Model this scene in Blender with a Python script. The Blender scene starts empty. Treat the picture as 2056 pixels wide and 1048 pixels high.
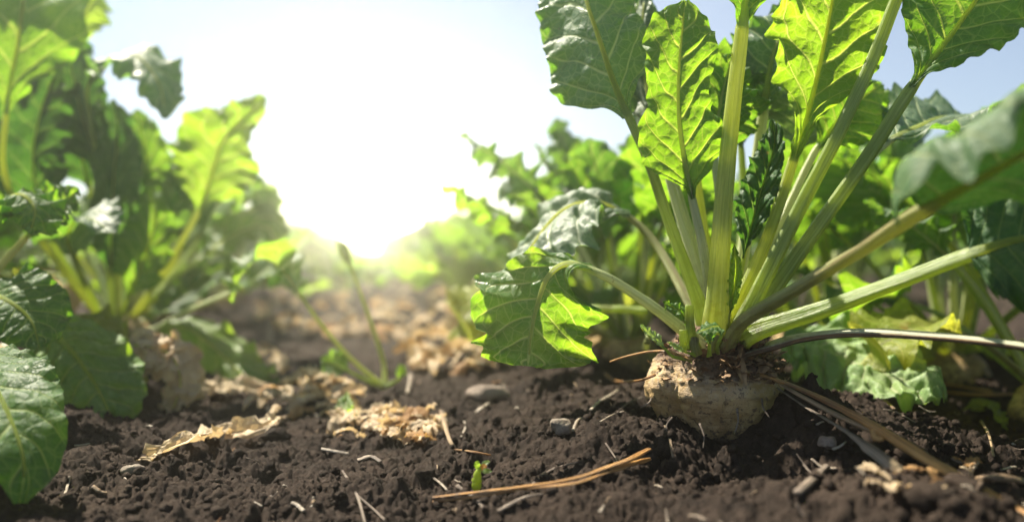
import bpy, math, random
import numpy as np
from mathutils import Vector, Matrix

random.seed(7)
SC = bpy.context.scene
COL = SC.collection
PI = math.pi

# ------------------------------------------------------------------ camera, sky, sun, exposure
F = 1614.0                 # focal length in photo pixels (photo is 2056 wide)
CX, HY = 1028.0, 500.0     # principal column, horizon row
CAMZ = 0.17
cam_d = bpy.data.cameras.new('camera')
cam = bpy.data.objects.new('camera', cam_d); COL.objects.link(cam)
cam.location = (0, 0, CAMZ)
cam.rotation_euler = (math.radians(90), 0, 0)
cam_d.sensor_width = 36.0
cam_d.lens = 36.0 * F / 2056.0
cam_d.shift_y = -(524 - HY) / 2056.0
cam_d.clip_start = 0.01
cam_d.clip_end = 500
cam_d.dof.use_dof = True
cam_d.dof.focus_distance = 0.66
cam_d.dof.aperture_fstop = 2.2
cam_d.dof.aperture_blades = 9
SC.camera = cam

SUN_AZ, SUN_EL = math.radians(-48), math.radians(56)     # azimuth from +Y, positive to +X
S2 = Vector((math.sin(SUN_AZ) * math.cos(SUN_EL), math.cos(SUN_AZ) * math.cos(SUN_EL), math.sin(SUN_EL)))
sun_d = bpy.data.lights.new('sun', 'SUN')
sun_d.energy = 5.0
sun_d.angle = math.radians(0.5)
sun_d.color = (1.0, 0.92, 0.78)
sun = bpy.data.objects.new('sun', sun_d); COL.objects.link(sun)
sun.rotation_euler = (-S2).to_track_quat('-Z', 'Y').to_euler()
sun.location = S2 * 5

W = bpy.data.worlds.new('World'); SC.world = W
W.use_nodes = True
wn, wl = W.node_tree.nodes, W.node_tree.links
wn.clear()
w_out = wn.new('ShaderNodeOutputWorld')
w_bg = wn.new('ShaderNodeBackground')
w_sky = wn.new('ShaderNodeTexSky')
w_sky.sky_type = 'NISHITA'
w_sky.sun_disc = False
w_sky.sun_elevation = SUN_EL
w_sky.sun_rotation = SUN_AZ
w_sky.air_density = 0.75
w_sky.dust_density = 0.25
w_sky.ozone_density = 1.0
w_bg.inputs['Strength'].default_value = 0.05
wl.new(w_sky.outputs[0], w_bg.inputs[0])
# glow lobes added to the sky low down the row, away from the sun
w_geo = wn.new('ShaderNodeNewGeometry')
w_dot = wn.new('ShaderNodeVectorMath'); w_dot.operation = 'DOT_PRODUCT'
gd = Vector((-0.168, 1.0, 0.046)).normalized()
w_dot.inputs[1].default_value = (-gd.x, -gd.y, -gd.z)
wl.new(w_geo.outputs['Incoming'], w_dot.inputs[0])
def wmath(op, a, b=None):
    n = wn.new('ShaderNodeMath'); n.operation = op
    for i, v in enumerate((a, b)):
        if v is None: continue
        if hasattr(v, 'node'): wl.new(v, n.inputs[i])
        else: n.inputs[i].default_value = v
    return n.outputs[0]
ang = wmath('ARCCOSINE', wmath('MINIMUM', w_dot.outputs['Value'], 0.99999))
def lobe(sig, amp):
    q = wmath('DIVIDE', ang, sig)
    return wmath('MULTIPLY', wmath('EXPONENT', wmath('MULTIPLY', wmath('MULTIPLY', q, q), -1.0)), amp)
GLOW_A, GLOW_B, GLOW_C = 105.0, 0.13, 0.23
def soft(sig, amp):
    return wmath('MULTIPLY', wmath('EXPONENT', wmath('DIVIDE', ang, -sig)), amp)
glow = wmath('ADD', lobe(0.037, GLOW_A), wmath('ADD', soft(0.10, GLOW_B), soft(0.6, GLOW_C)))
w_bg2 = wn.new('ShaderNodeBackground')
w_bg2.inputs[0].default_value = (1.0, 0.95, 0.80, 1)
wl.new(glow, w_bg2.inputs['Strength'])
w_add = wn.new('ShaderNodeAddShader')
wl.new(w_bg.outputs[0], w_add.inputs[0]); wl.new(w_bg2.outputs[0], w_add.inputs[1])
wl.new(w_add.outputs[0], w_out.inputs['Surface'])

vs = SC.view_settings
vs.view_transform = 'Standard'; vs.look = 'None'; vs.gamma = 1; vs.use_curve_mapping = False
vs.exposure = 1.55
cy = SC.cycles
cy.use_denoising = True
cy.max_bounces = 10; cy.diffuse_bounces = 4; cy.glossy_bounces = 3; cy.transmission_bounces = 8
cy.transparent_max_bounces = 8; cy.volume_bounces = 0
cy.sample_clamp_indirect = 6.0
cy.caustics_reflective = False; cy.caustics_refractive = False

# ------------------------------------------------------------------ numeric helpers
_rs = np.random.RandomState(11)
PERM = np.concatenate([_rs.permutation(256)] * 3)
G3 = _rs.normal(size=(256, 3)); G3 /= np.linalg.norm(G3, axis=1)[:, None]
RND = _rs.rand(256, 3)
def pnoise(x, y, z=0.0):
    x, y, z = np.broadcast_arrays(np.asarray(x, float), np.asarray(y, float), np.asarray(z, float))
    xi, yi, zi = np.floor(x).astype(int), np.floor(y).astype(int), np.floor(z).astype(int)
    xf, yf, zf = x - xi, y - yi, z - zi
    u, v, w = (t * t * t * (t * (t * 6 - 15) + 10) for t in (xf, yf, zf))
    out = 0
    for dx in (0, 1):
        wx = u if dx else 1 - u
        for dy in (0, 1):
            wy = v if dy else 1 - v
            for dz in (0, 1):
                wz = w if dz else 1 - w
                h = PERM[PERM[PERM[(xi + dx) & 255] + ((yi + dy) & 255)] + ((zi + dz) & 255)]
                g = G3[h]
                out = out + wx * wy * wz * (g[..., 0] * (xf - dx) + g[..., 1] * (yf - dy) + g[..., 2] * (zf - dz))
    return out * 1.5
def domes(x, y, seed, rmin, rmax):
    """hemispherical crumbs, one per unit cell"""
    xi, yi = np.floor(x).astype(int), np.floor(y).astype(int)
    best = np.zeros_like(x)
    for dx in (-1, 0, 1):
        for dy in (-1, 0, 1):
            cx, cy_ = xi + dx, yi + dy
            h = PERM[PERM[(cx + seed * 17) & 255] + ((cy_ + seed * 5) & 255)]
            r3 = RND[h]
            r = rmin + (rmax - rmin) * r3[:, 2] ** 2
            d2 = (cx + r3[:, 0] - x) ** 2 + (cy_ + r3[:, 1] - y) ** 2
            best = np.maximum(best, np.sqrt(np.maximum(0, r * r - d2)) * (0.6 + 0.5 * r3[:, 0]))
    return best
def sstep(a, b, x):
    t = np.clip((x - a) / (b - a), 0, 1)
    return t * t * (3 - 2 * t)

ROW_A = math.radians(9.8)
RD = np.array([-math.sin(ROW_A), math.cos(ROW_A)])     # along the rows
PD = np.array([math.cos(ROW_A), math.sin(ROW_A)])      # across the rows
ROW_P, ROW_W = 0.287, 0.70
def soil_base(x, y):
    x = np.asarray(x, float); y = np.asarray(y, float)
    p = x * PD[0] + y * PD[1]
    dp = (p - ROW_P + ROW_W / 2) % ROW_W - ROW_W / 2
    h = -0.022 + 0.034 * np.exp(-(dp / 0.17) ** 2)
    h = h + 0.034 * np.exp(-(((x - 0.33) / 0.10) ** 2 + ((y - 0.75) / 0.10) ** 2))
    h = h + 0.012 * np.exp(-(((x - 0.05) / 0.12) ** 2 + ((y - 0.70) / 0.07) ** 2))
    h = h + 0.044 * np.exp(-(((x - 0.246) / 0.044) ** 2 + ((y - 0.655) / 0.045) ** 2))
    h = h - 0.024 * np.exp(-(((x - 0.158) / 0.07) ** 2 + ((y - 0.60) / 0.07) ** 2))
    fade = 1.0 / (1 + 0.15 * y)
    h = h + fade * (0.015 * pnoise(x * 4.5, y * 4.5, 3.3) + 0.012 * pnoise(x * 13, y * 13, 7.1) + 0.009 * pnoise(x * 34, y * 34, 1.7))
    return h
def soil_full(x, y):
    h = soil_base(x, y)
    n = pnoise(x * 9, y * 9, 21.0) + 0.5 * pnoise(x * 25, y * 25, 11.0)
    wx = x + 0.004 * pnoise(x * 70, y * 70, 5.0) + 0.0015 * pnoise(x * 220, y * 220, 6.0)
    wy = y + 0.004 * pnoise(x * 70, y * 70, 9.0) + 0.0015 * pnoise(x * 220, y * 220, 8.0)
    m = sstep(-0.25, 0.45, n)
    big = sstep(0.1, 0.6, pnoise(x * 6, y * 6, 33.0))
    d1 = domes(wx / 0.040, wy / 0.040, 1, 0.15, 0.60) * 0.040
    d2 = domes(wx / 0.016, wy / 0.016, 2, 0.10, 0.72) * 0.016
    d3 = domes(wx / 0.0062, wy / 0.0062, 3, 0.2, 0.75) * 0.0062
    d4 = domes(wx / 0.0033, wy / 0.0033, 4, 0.3, 0.75) * 0.0033
    h = h + d1 * 0.5 * big + d2 * 0.75 * m * m + d3 * (0.45 + 0.75 * m) + d4 * 1.15
    h = h + 0.0045 * pnoise(x * 62, y * 62, 2.0) + 0.0026 * pnoise(x * 150, y * 150, 4.0) + 0.0017 * pnoise(x * 340, y * 340, 6.0)
    # cracks and hollows between the crumbs
    c = np.abs(pnoise(x * 22, y * 22, 14.0))
    h = h - 0.007 * np.exp(-(c / 0.06) ** 2) * (0.3 + 0.7 * m)
    return h

def P(px, py, d):
    """world point seen at photo pixel (px, py) at distance d along the view axis"""
    return np.array([(px - CX) / F * d, d, CAMZ + (HY - py) / F * d])
_ts = np.concatenate([np.arange(0.3, 2.0, 0.002), np.arange(2.0, 14, 0.02)])
def G(px, py, lift=0.0):
    """point on the soil seen at photo pixel (px, py)"""
    kx, kz = (px - CX) / F, (HY - py) / F
    hit = np.nonzero(CAMZ + kz * _ts <= soil_base(kx * _ts, _ts) + 0.004)[0]
    t = _ts[hit[0]] if len(hit) else 6.0
    tt = np.arange(t - 0.13, t + 0.1, 0.0015)
    h = soil_full(kx * tt, tt)
    hit = np.nonzero(CAMZ + kz * tt <= h)[0]
    if len(hit): t = tt[hit[0]]; z = h[hit[0]]
    else: z = float(soil_full(np.array([kx * t]), np.array([t]))[0])
    return np.array([kx * t, t, float(z) + lift])
def ground(x, y, lift=0.0):
    return np.array([x, y, float(soil_base(x, y)) + 0.004 + lift])

# ------------------------------------------------------------------ mesh helpers
def mesh_np(name, V, faces, mat=None, attrs=None, smooth=True):
    me = bpy.data.meshes.new(name)
    V = np.asarray(V, np.float32).reshape(-1, 3)
    if isinstance(faces, np.ndarray): faces = [faces]
    faces = [np.asarray(f) for f in faces if len(f)]
    loops = np.concatenate([f.ravel() for f in faces]).astype(np.int32)
    sizes = np.concatenate([np.full(len(f), f.shape[1]) for f in faces]).astype(np.int32)
    starts = np.concatenate([[0], np.cumsum(sizes)[:-1]]).astype(np.int32)
    me.vertices.add(len(V)); me.vertices.foreach_set('co', V.ravel())
    me.loops.add(len(loops)); me.loops.foreach_set('vertex_index', loops)
    me.polygons.add(len(sizes)); me.polygons.foreach_set('loop_start', starts); me.polygons.foreach_set('loop_total', sizes)
    me.polygons.foreach_set('use_smooth', np.full(len(sizes), smooth))
    for k, a in (attrs or {}).items():
        a = np.asarray(a, np.float32)
        if a.ndim == 1:
            me.attributes.new(k, 'FLOAT', 'POINT').data.foreach_set('value', a)
        else:
            me.attributes.new(k, 'FLOAT_VECTOR', 'POINT').data.foreach_set('vector', a.ravel())
    me.update(calc_edges=True)
    if mat: me.materials.append(mat)
    return me
def link(name, me, parent=None, loc=(0, 0, 0)):
    o = bpy.data.objects.new(name, me); COL.objects.link(o)
    o.location = loc
    if parent: o.parent = parent
    return o
def tag(o, label, cat, group=None):
    o['label'] = label; o['category'] = cat
    if group: o['group'] = group
    return o
def empty(name, loc, label, cat, group=None):
    o = bpy.data.objects.new(name, None); COL.objects.link(o)
    o.location = loc; o.empty_display_size = 0.02
    return tag(o, label, cat, group)
def grid_faces(nv, nu, wrap=False):
    cols = nu if wrap else nu - 1
    i, j = np.meshgrid(np.arange(nv - 1), np.arange(cols), indexing='ij')
    j2 = (j + 1) % nu
    return np.stack([i * nu + j, i * nu + j2, (i + 1) * nu + j2, (i + 1) * nu + j], -1).reshape(-1, 4)
def spline(ctrl, n, dens=24):
    c = np.asarray(ctrl, float)
    if len(c) == 2: c = np.array([c[0], (c[0] + c[1]) / 2, c[1]])
    p = np.vstack([2 * c[0] - c[1], c, 2 * c[-1] - c[-2]])
    out = []
    for i in range(1, len(p) - 2):
        t = np.linspace(0, 1, dens, endpoint=False)[:, None]
        a, b, cc, d = p[i - 1], p[i], p[i + 1], p[i + 2]
        out.append(0.5 * ((2 * b) + (-a + cc) * t + (2 * a - 5 * b + 4 * cc - d) * t ** 2 + (-a + 3 * b - 3 * cc + d) * t ** 3))
    q = np.vstack(out + [c[-1:]])
    s = np.concatenate([[0], np.cumsum(np.linalg.norm(np.diff(q[:, :3], axis=0), axis=1))])
    u = np.linspace(0, s[-1], n)
    return np.stack([np.interp(u, s, q[:, k]) for k in range(q.shape[1])], 1), s[-1]
def unit(a):
    return a / np.maximum(np.linalg.norm(a, axis=-1, keepdims=True), 1e-9)
def frames(C, nh):
    T = unit(np.gradient(C, axis=0))
    nh = np.asarray(nh, float)
    if nh.ndim == 1: N0 = np.tile(nh, (len(C), 1))
    else:
        x = np.linspace(0, 1, len(nh)); v = np.linspace(0, 1, len(C))
        N0 = np.stack([np.interp(v, x, nh[:, k]) for k in range(3)], 1)
    S = unit(np.cross(T, N0))
    return T, S, np.cross(S, T)

PROF = [(0, .03), (.06, .10), (.14, .40), (.22, .74), (.32, .95), (.44, 1), (.6, .93), (.75, .76), (.88, .5), (.96, .24), (1, .03)]
def smooth_profile(prof, v):
    x = np.array([a for a, b in prof]); y = np.array([b for a, b in prof])
    d = np.linspace(0, 1, 201); f = np.interp(d, x, y)
    k = np.hanning(17); k /= k.sum()
    f = np.convolve(np.pad(f, 8, mode='edge'), k, 'valid')
    return np.interp(v, d, f)

def blade(C, nh, hw, nv, nu, seed, fold=0.25, ruffle=0.22, waves=4.5, prof=PROF, asym=0.0, quilt=0.0017, curl=0.0,
          nlat=7.0, crumple=0.0, edge=0.08, rim=0.0, lip=0.0):
    """a leaf blade round the midrib C: folded, ruffled at the rim, quilted between its side veins"""
    C, L = spline(C, nv)
    T, S, N = frames(C, nh)
    v = np.linspace(0, 1, nv); u = np.linspace(-1, 1, nu)
    VV, UU = np.meshgrid(v, u, indexing='ij')
    side = np.sign(UU); x = np.abs(UU)
    w = smooth_profile(prof, v)[:, None] * hw * (1 + asym * side)
    en = pnoise(VV * 7 + 3 * side, seed * 3.1 + side, 0.5) * 1.3 + 0.7 * pnoise(VV * 19, seed * 1.7 + 2 * side, 4.5) + 0.2 * pnoise(VV * 43, seed * 2.3 + 2 * side, 8.5)
    w = w * (1 + edge * en * x)
    xm = x * w                                        # metres off the midrib
    f = fold + 0.25 * pnoise(VV * 2.2, seed * 0.77, 1.5 + side)
    a = f + curl * x + lip * sstep(0.40, 0.95, x) * (side > 0)
    h = nu // 2
    ss = np.zeros_like(x); nn = np.zeros_like(x)
    for rng in (range(h + 1, nu), range(h - 1, -1, -1)):
        for j in rng:
            p = j - 1 if j > h else j + 1
            ss[:, j] = ss[:, p] + (xm[:, j] - xm[:, p]) * np.cos(a[:, j]); nn[:, j] = nn[:, p] + (xm[:, j] - xm[:, p]) * np.sin(a[:, j])
    rp = 2 * PI * waves * VV * (1 + 0.0 * x) + side * 1.3 + seed
    rw = np.sin(rp + 2.2 * pnoise(VV * 4, seed, side)) * (0.6 + 0.8 * np.abs(pnoise(VV * 3 + 9, seed, side)))
    rw = rw + 0.45 * np.sin(rp * 2.7 + 1.7 * side + 3 * pnoise(VV * 5, seed, side + 4)) * x ** 2
    rise = rw * ruffle * hw * x ** 2.2 * np.minimum(1, w / (hw * 0.5))
    nn = nn + rise
    ss = ss + side * (-0.25 * np.abs(rise))
    lat = 0.30 * x ** 1.15
    ph = (VV - lat * (1 - 0.35 * VV)) * nlat + 0.25 * side + 0.35 * pnoise(VV * 3, x * 1.5 + side * 3, seed)
    d = np.abs(((ph + 0.5) % 1) - 0.5) * 2
    mx, my = UU * w, VV * L
    q = quilt * (1 - np.exp(-(d / 0.22) ** 2)) * sstep(0.03, 0.25, x) * (1 - 0.5 * sstep(0.75, 1, x))
    q = q + quilt * 0.9 * pnoise(mx * 75, my * 75, seed) * sstep(0.03, 0.2, x)
    q = q + quilt * 2.0 * pnoise(mx * 26, my * 26, seed + 5) * sstep(0.0, 0.3, x)
    q = q + rim * hw * sstep(0.7, 1, x) ** 2
    nn = nn + q
    Vt = C[:, None] + S[:, None] * (ss * side)[..., None] + N[:, None] * nn[..., None]
    if crumple:
        k = 1 / (hw * 0.8)
        for ax in range(3):
            Vt[..., ax] += crumple * hw * (pnoise(mx * k * 2, my * k * 2, seed + ax * 7) + 0.6 * pnoise(mx * k * 5, my * k * 5, seed + ax * 3 + 40))
    attrs = {'vp': ph.ravel(), 'vx': x.ravel(), 'vv': VV.ravel(),
             'lm': np.stack([mx, my, np.full_like(mx, seed)], -1).reshape(-1, 3)}
    return Vt.reshape(-1, 3), grid_faces(nv, nu), attrs, C, N

def tube(C, nh, rad, nseg, flat=0.78, groove=0.42, ribs=0.075, sheath=0.0, wob=0.0, seed=0.0):
    """a ribbed, grooved leaf stalk along C with radius rad (array)"""
    n = len(C)
    T, S, N = frames(C, nh)
    a = np.linspace(0, 2 * PI, nseg, endpoint=False)
    A = np.tile(a, (n, 1)); R = np.asarray(rad)[:, None]
    s = np.linspace(0, 1, n)[:, None]
    prof = 1 + ribs * np.cos(8 * A + 0.6) - groove * np.exp(-(((A - PI / 2 + PI) % (2 * PI) - PI) / 0.5) ** 2)
    prof = prof + wob * pnoise(s * 14, np.cos(A) * 1.5 + seed, np.sin(A) * 1.5)
    wide = 1 + sheath * np.exp(-(s / 0.07) ** 2)
    V = C[:, None] + S[:, None] * (R * prof * np.cos(A) * wide)[..., None] + N[:, None] * (R * prof * np.sin(A) * flat)[..., None]
    F_ = grid_faces(n, nseg, True)
    L = np.linalg.norm(np.diff(C, axis=0), axis=1).sum()
    at = {'ang': (A / (2 * PI)).ravel(), 'pl': np.tile(s * L, (1, nseg)).ravel()}
    caps = [np.arange(nseg)[::-1][None], (np.arange(nseg) + (n - 1) * nseg)[None]]
    return V.reshape(-1, 3), [F_] + caps, at

# ------------------------------------------------------------------ materials
def new_mat(name):
    m = bpy.data.materials.new(name); m.use_nodes = True
    m.node_tree.nodes.clear()
    return m, NT(m.node_tree)
class NT:
    def __init__(s, t): s.t = t; s.n = t.nodes; s.l = t.links
    def put(s, sock, v):
        if v is None: return
        if hasattr(v, 'is_output'): s.l.new(v, sock)
        else:
            if isinstance(v, tuple) and len(v) == 3 and sock.type == 'RGBA': v = (*v, 1)
            sock.default_value = v
    def math(s, op, a, b=None, c=None):
        n = s.n.new('ShaderNodeMath'); n.operation = op
        for i, v in enumerate((a, b, c)): s.put(n.inputs[i], v)
        return n.outputs[0]
    def mapr(s, x, a, b, c=0.0, d=1.0, kind='SMOOTHSTEP'):
        n = s.n.new('ShaderNodeMapRange'); n.interpolation_type = kind
        s.put(n.inputs[0], x)
        for i, v in enumerate((a, b, c, d)): s.put(n.inputs[1 + i], v)
        return n.outputs[0]
    def mix(s, f, a, b, mode='MIX'):
        n = s.n.new('ShaderNodeMix'); n.data_type = 'RGBA'; n.blend_type = mode
        s.put(n.inputs[0], f); s.put(n.inputs[6], a); s.put(n.inputs[7], b)
        return n.outputs[2]
    def attr(s, name, out='Fac'):
        n = s.n.new('ShaderNodeAttribute'); n.attribute_name = name
        return n.outputs[out]
    def noise(s, vec, scale, detail=3.0, rough=0.55, out='Fac'):
        n = s.n.new('ShaderNodeTexNoise')
        s.put(n.inputs['Vector'], vec); n.inputs['Scale'].default_value = scale
        n.inputs['Detail'].default_value = detail; n.inputs['Roughness'].default_value = rough
        return n.outputs[out]
    def voro(s, vec, scale, feature='F1', out='Distance'):
        n = s.n.new('ShaderNodeTexVoronoi'); n.feature = feature
        s.put(n.inputs['Vector'], vec); n.inputs['Scale'].default_value = scale
        return n.outputs[out]
    def bump(s, h, dist, strength=1.0):
        n = s.n.new('ShaderNodeBump'); s.put(n.inputs['Height'], h)
        n.inputs['Distance'].default_value = dist; n.inputs['Strength'].default_value = strength
        return n.outputs[0]
    def out(s, sh):
        o = s.n.new('ShaderNodeOutputMaterial'); s.l.new(sh, o.inputs[0])
    def princ(s, col, rough=0.5, spec=0.5, normal=None):
        n = s.n.new('ShaderNodeBsdfPrincipled')
        s.put(n.inputs['Base Color'], col); s.put(n.inputs['Roughness'], rough)
        s.put(n.inputs['Specular IOR Level'], spec)
        if normal is not None: s.l.new(normal, n.inputs['Normal'])
        return n.outputs[0]
    def transl(s, col, normal=None):
        n = s.n.new('ShaderNodeBsdfTranslucent'); s.put(n.inputs[0], col)
        if normal is not None: s.l.new(normal, n.inputs['Normal'])
        return n.outputs[0]
    def mixs(s, f, a, b):
        n = s.n.new('ShaderNodeMixShader'); s.put(n.inputs[0], f); s.l.new(a, n.inputs[1]); s.l.new(b, n.inputs[2])
        return n.outputs[0]

def leaf_mat(name, up, up2, under, tr, tr2, vein, vein_t, fac=0.5, rough=0.42, spec=0.5, blotch=None, blotch_amt=0.0, vein2=0.4):
    m, t = new_mat(name)
    vp, vx, lm = t.attr('vp'), t.attr('vx'), t.attr('lm', 'Vector')
    oi = t.n.new('ShaderNodeObjectInfo').outputs['Random']
    d = t.math('MULTIPLY', t.math('PINGPONG', vp, 0.5), 2.0)
    thick = t.mapr(vx, 0.0, 1.0, 0.19, 0.08, 'LINEAR')
    v1 = t.math('SUBTRACT', 1.0, t.mapr(t.math('DIVIDE', d, thick), 0.25, 1.0))
    v1 = t.math('MULTIPLY', v1, t.mapr(vx, 0.75, 1.0, 1.0, 0.35))
    mid = t.math('SUBTRACT', 1.0, t.mapr(vx, 0.01, 0.05))
    vd = t.voro(lm, 105.0, 'DISTANCE_TO_EDGE')
    v2 = t.math('SUBTRACT', 1.0, t.mapr(vd, 0.0, 0.075))
    vd3 = t.voro(lm, 330.0, 'DISTANCE_TO_EDGE')
    v3 = t.math('SUBTRACT', 1.0, t.mapr(vd3, 0.0, 0.12))
    vv = t.math('MAXIMUM', t.math('MAXIMUM', v1, mid), t.math('MAXIMUM', t.math('MULTIPLY', v2, vein2), t.math('MULTIPLY', v3, vein2 * 0.35)))
    nz = t.noise(lm, 28.0, 4.0)
    nzf = t.math('ADD', t.mapr(nz, 0.3, 0.7), t.mapr(oi, 0, 1, -0.3, 0.3, 'LINEAR'))
    nzf = t.math('MINIMUM', t.math('MAXIMUM', nzf, 0.0), 1.0)
    geo = t.n.new('ShaderNodeNewGeometry').outputs['Backfacing']
    cu = t.mix(nzf, up, up2)
    c = t.mix(geo, cu, under)
    ct = t.mix(nzf, tr, tr2)
    if blotch:
        bn = t.mapr(t.noise(lm, 17.0, 5.0, 0.65), 0.62 - blotch_amt, 0.72 - blotch_amt)
        c = t.mix(bn, c, blotch); ct = t.mix(bn, ct, tuple(0.9 * q for q in blotch))
    sv = t.math('SUBTRACT', 1.0, t.mapr(t.voro(lm, 70.0), 0.05, 0.13))
    sv = t.math('MULTIPLY', sv, t.mapr(t.noise(lm, 19.0, 3.0), 0.56, 0.62))
    c = t.mix(t.math('MULTIPLY', sv, 0.8), c, (.16, .09, .03)); ct = t.mix(t.math('MULTIPLY', sv, 0.8), ct, (.22, .12, .03))
    c = t.mix(t.math('MULTIPLY', vv, 0.8), c, vein)
    ct = t.mix(t.math('MULTIPLY', vv, 0.85), ct, vein_t)
    hgt = t.math('SUBTRACT', t.math('MULTIPLY', t.mapr(vd, 0.0, 0.35), 0.6), t.math('MULTIPLY', v1, 0.6))
    hgt = t.math('ADD', hgt, t.math('MULTIPLY', t.mapr(vd3, 0.0, 0.4), 0.2))
    nb = t.bump(hgt, 0.0011, 0.8)
    rn = t.mapr(nz, 0.3, 0.7, rough - 0.06, rough + 0.12)
    t.out(t.mixs(fac, t.princ(c, rn, spec, nb), t.transl(ct, nb)))
    return m
M = {}
M['leaf'] = leaf_mat('leaf_green', (.040, .105, .030), (.060, .150, .032), (.085, .17, .055),
                     (.17, .40, .010), (.26, .50, .012), (.32, .42, .13), (.62, .72, .10), 0.50, 0.52, 0.32)
M['leaf_wax'] = leaf_mat('leaf_waxy', (.075, .130, .078), (.105, .165, .100), (.10, .17, .075),
                         (.14, .38, .014), (.21, .46, .016), (.46, .53, .30), (.58, .70, .14), 0.40, 0.43, 0.5)
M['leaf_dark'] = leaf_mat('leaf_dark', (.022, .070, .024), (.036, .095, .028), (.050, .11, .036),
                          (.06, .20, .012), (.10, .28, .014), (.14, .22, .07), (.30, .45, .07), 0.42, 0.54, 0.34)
M['leaf_lime'] = leaf_mat('leaf_lime', (.08, .17, .025), (.12, .21, .03), (.12, .21, .05),
                          (.32, .58, .012), (.44, .68, .015), (.40, .46, .13), (.8, .85, .16), 0.56)
M['leaf_pale'] = leaf_mat('leaf_pale_wilted', (.20, .32, .12), (.28, .38, .14), (.25, .34, .16),
                          (.35, .55, .06), (.45, .60, .08), (.42, .46, .25), (.6, .65, .2), 0.4, 0.5, 0.4, (.42, .36, .12), -0.04)
M['leaf_yellowing'] = leaf_mat('leaf_yellowing', (.16, .22, .03), (.22, .26, .04), (.22, .26, .06),
                               (.45, .55, .03), (.6, .6, .04), (.42, .42, .12), (.8, .75, .2), 0.5, 0.45, 0.4, (.40, .22, .06), -0.02)
M['leaf_spotted'] = leaf_mat('leaf_spotted', (.05, .13, .03), (.08, .17, .03), (.10, .19, .045),
                             (.26, .52, .015), (.40, .60, .02), (.40, .48, .2), (.68, .76, .14), 0.52, 0.4, 0.5, (.42, .33, .05), -0.03)
M['leaf_grey'] = leaf_mat('leaf_silvery', (.13, .19, .12), (.18, .24, .155), (.13, .20, .09),
                         (.16, .36, .02), (.24, .44, .025), (.58, .62, .44), (.6, .7, .2), 0.36, 0.46, 0.5)
M['leaf_thick'] = leaf_mat('leaf_thick_dark', (.045, .105, .036), (.065, .135, .048), (.045, .10, .032),
                         (.03, .11, .010), (.05, .15, .012), (.18, .22, .07), (.12, .18, .04), 0.2, 0.58, 0.35)  # thick dark green leaf that lets little light through
M['leaf_sun_tint'] = leaf_mat('leaf_green_sun_tint', (.10, .21, .045), (.15, .26, .06), (.14, .24, .06),
                         (.28, .52, .014), (.38, .60, .016), (.36, .44, .15), (.70, .78, .12), 0.45, 0.5, 0.4, (.34, .32, .05), -0.05)  # sunlight on the low left leaf put into a lighter green
M['leaf_lit'] = leaf_mat('leaf_thin_green', (.05, .14, .025), (.08, .18, .028), (.10, .19, .045),
                         (.22, .48, .010), (.31, .57, .012), (.36, .44, .13), (.70, .78, .12), 0.54)
M['leaf_dry'] = leaf_mat('leaf_dry', (.56, .43, .27), (.68, .56, .38), (.58, .46, .30),
                         (.66, .46, .20), (.72, .52, .26), (.56, .43, .27), (.7, .5, .25), 0.35, 0.6, 0.25, (.34, .20, .085), -0.06, 0.25)
M['leaf_brown'] = leaf_mat('leaf_brown', (.30, .17, .07), (.42, .25, .10), (.34, .2, .09),
                         (.6, .32, .08), (.66, .40, .12), (.40, .26, .12), (.6, .4, .16), 0.35, 0.6, 0.25, (.2, .1, .04), -0.05, 0.25)
M['leaf_orange'] = leaf_mat('leaf_orange', (.42, .18, .02), (.5, .24, .03), (.45, .2, .03),
                            (.75, .30, .01), (.8, .4, .02), (.5, .3, .08), (.8, .5, .1), 0.5)

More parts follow.
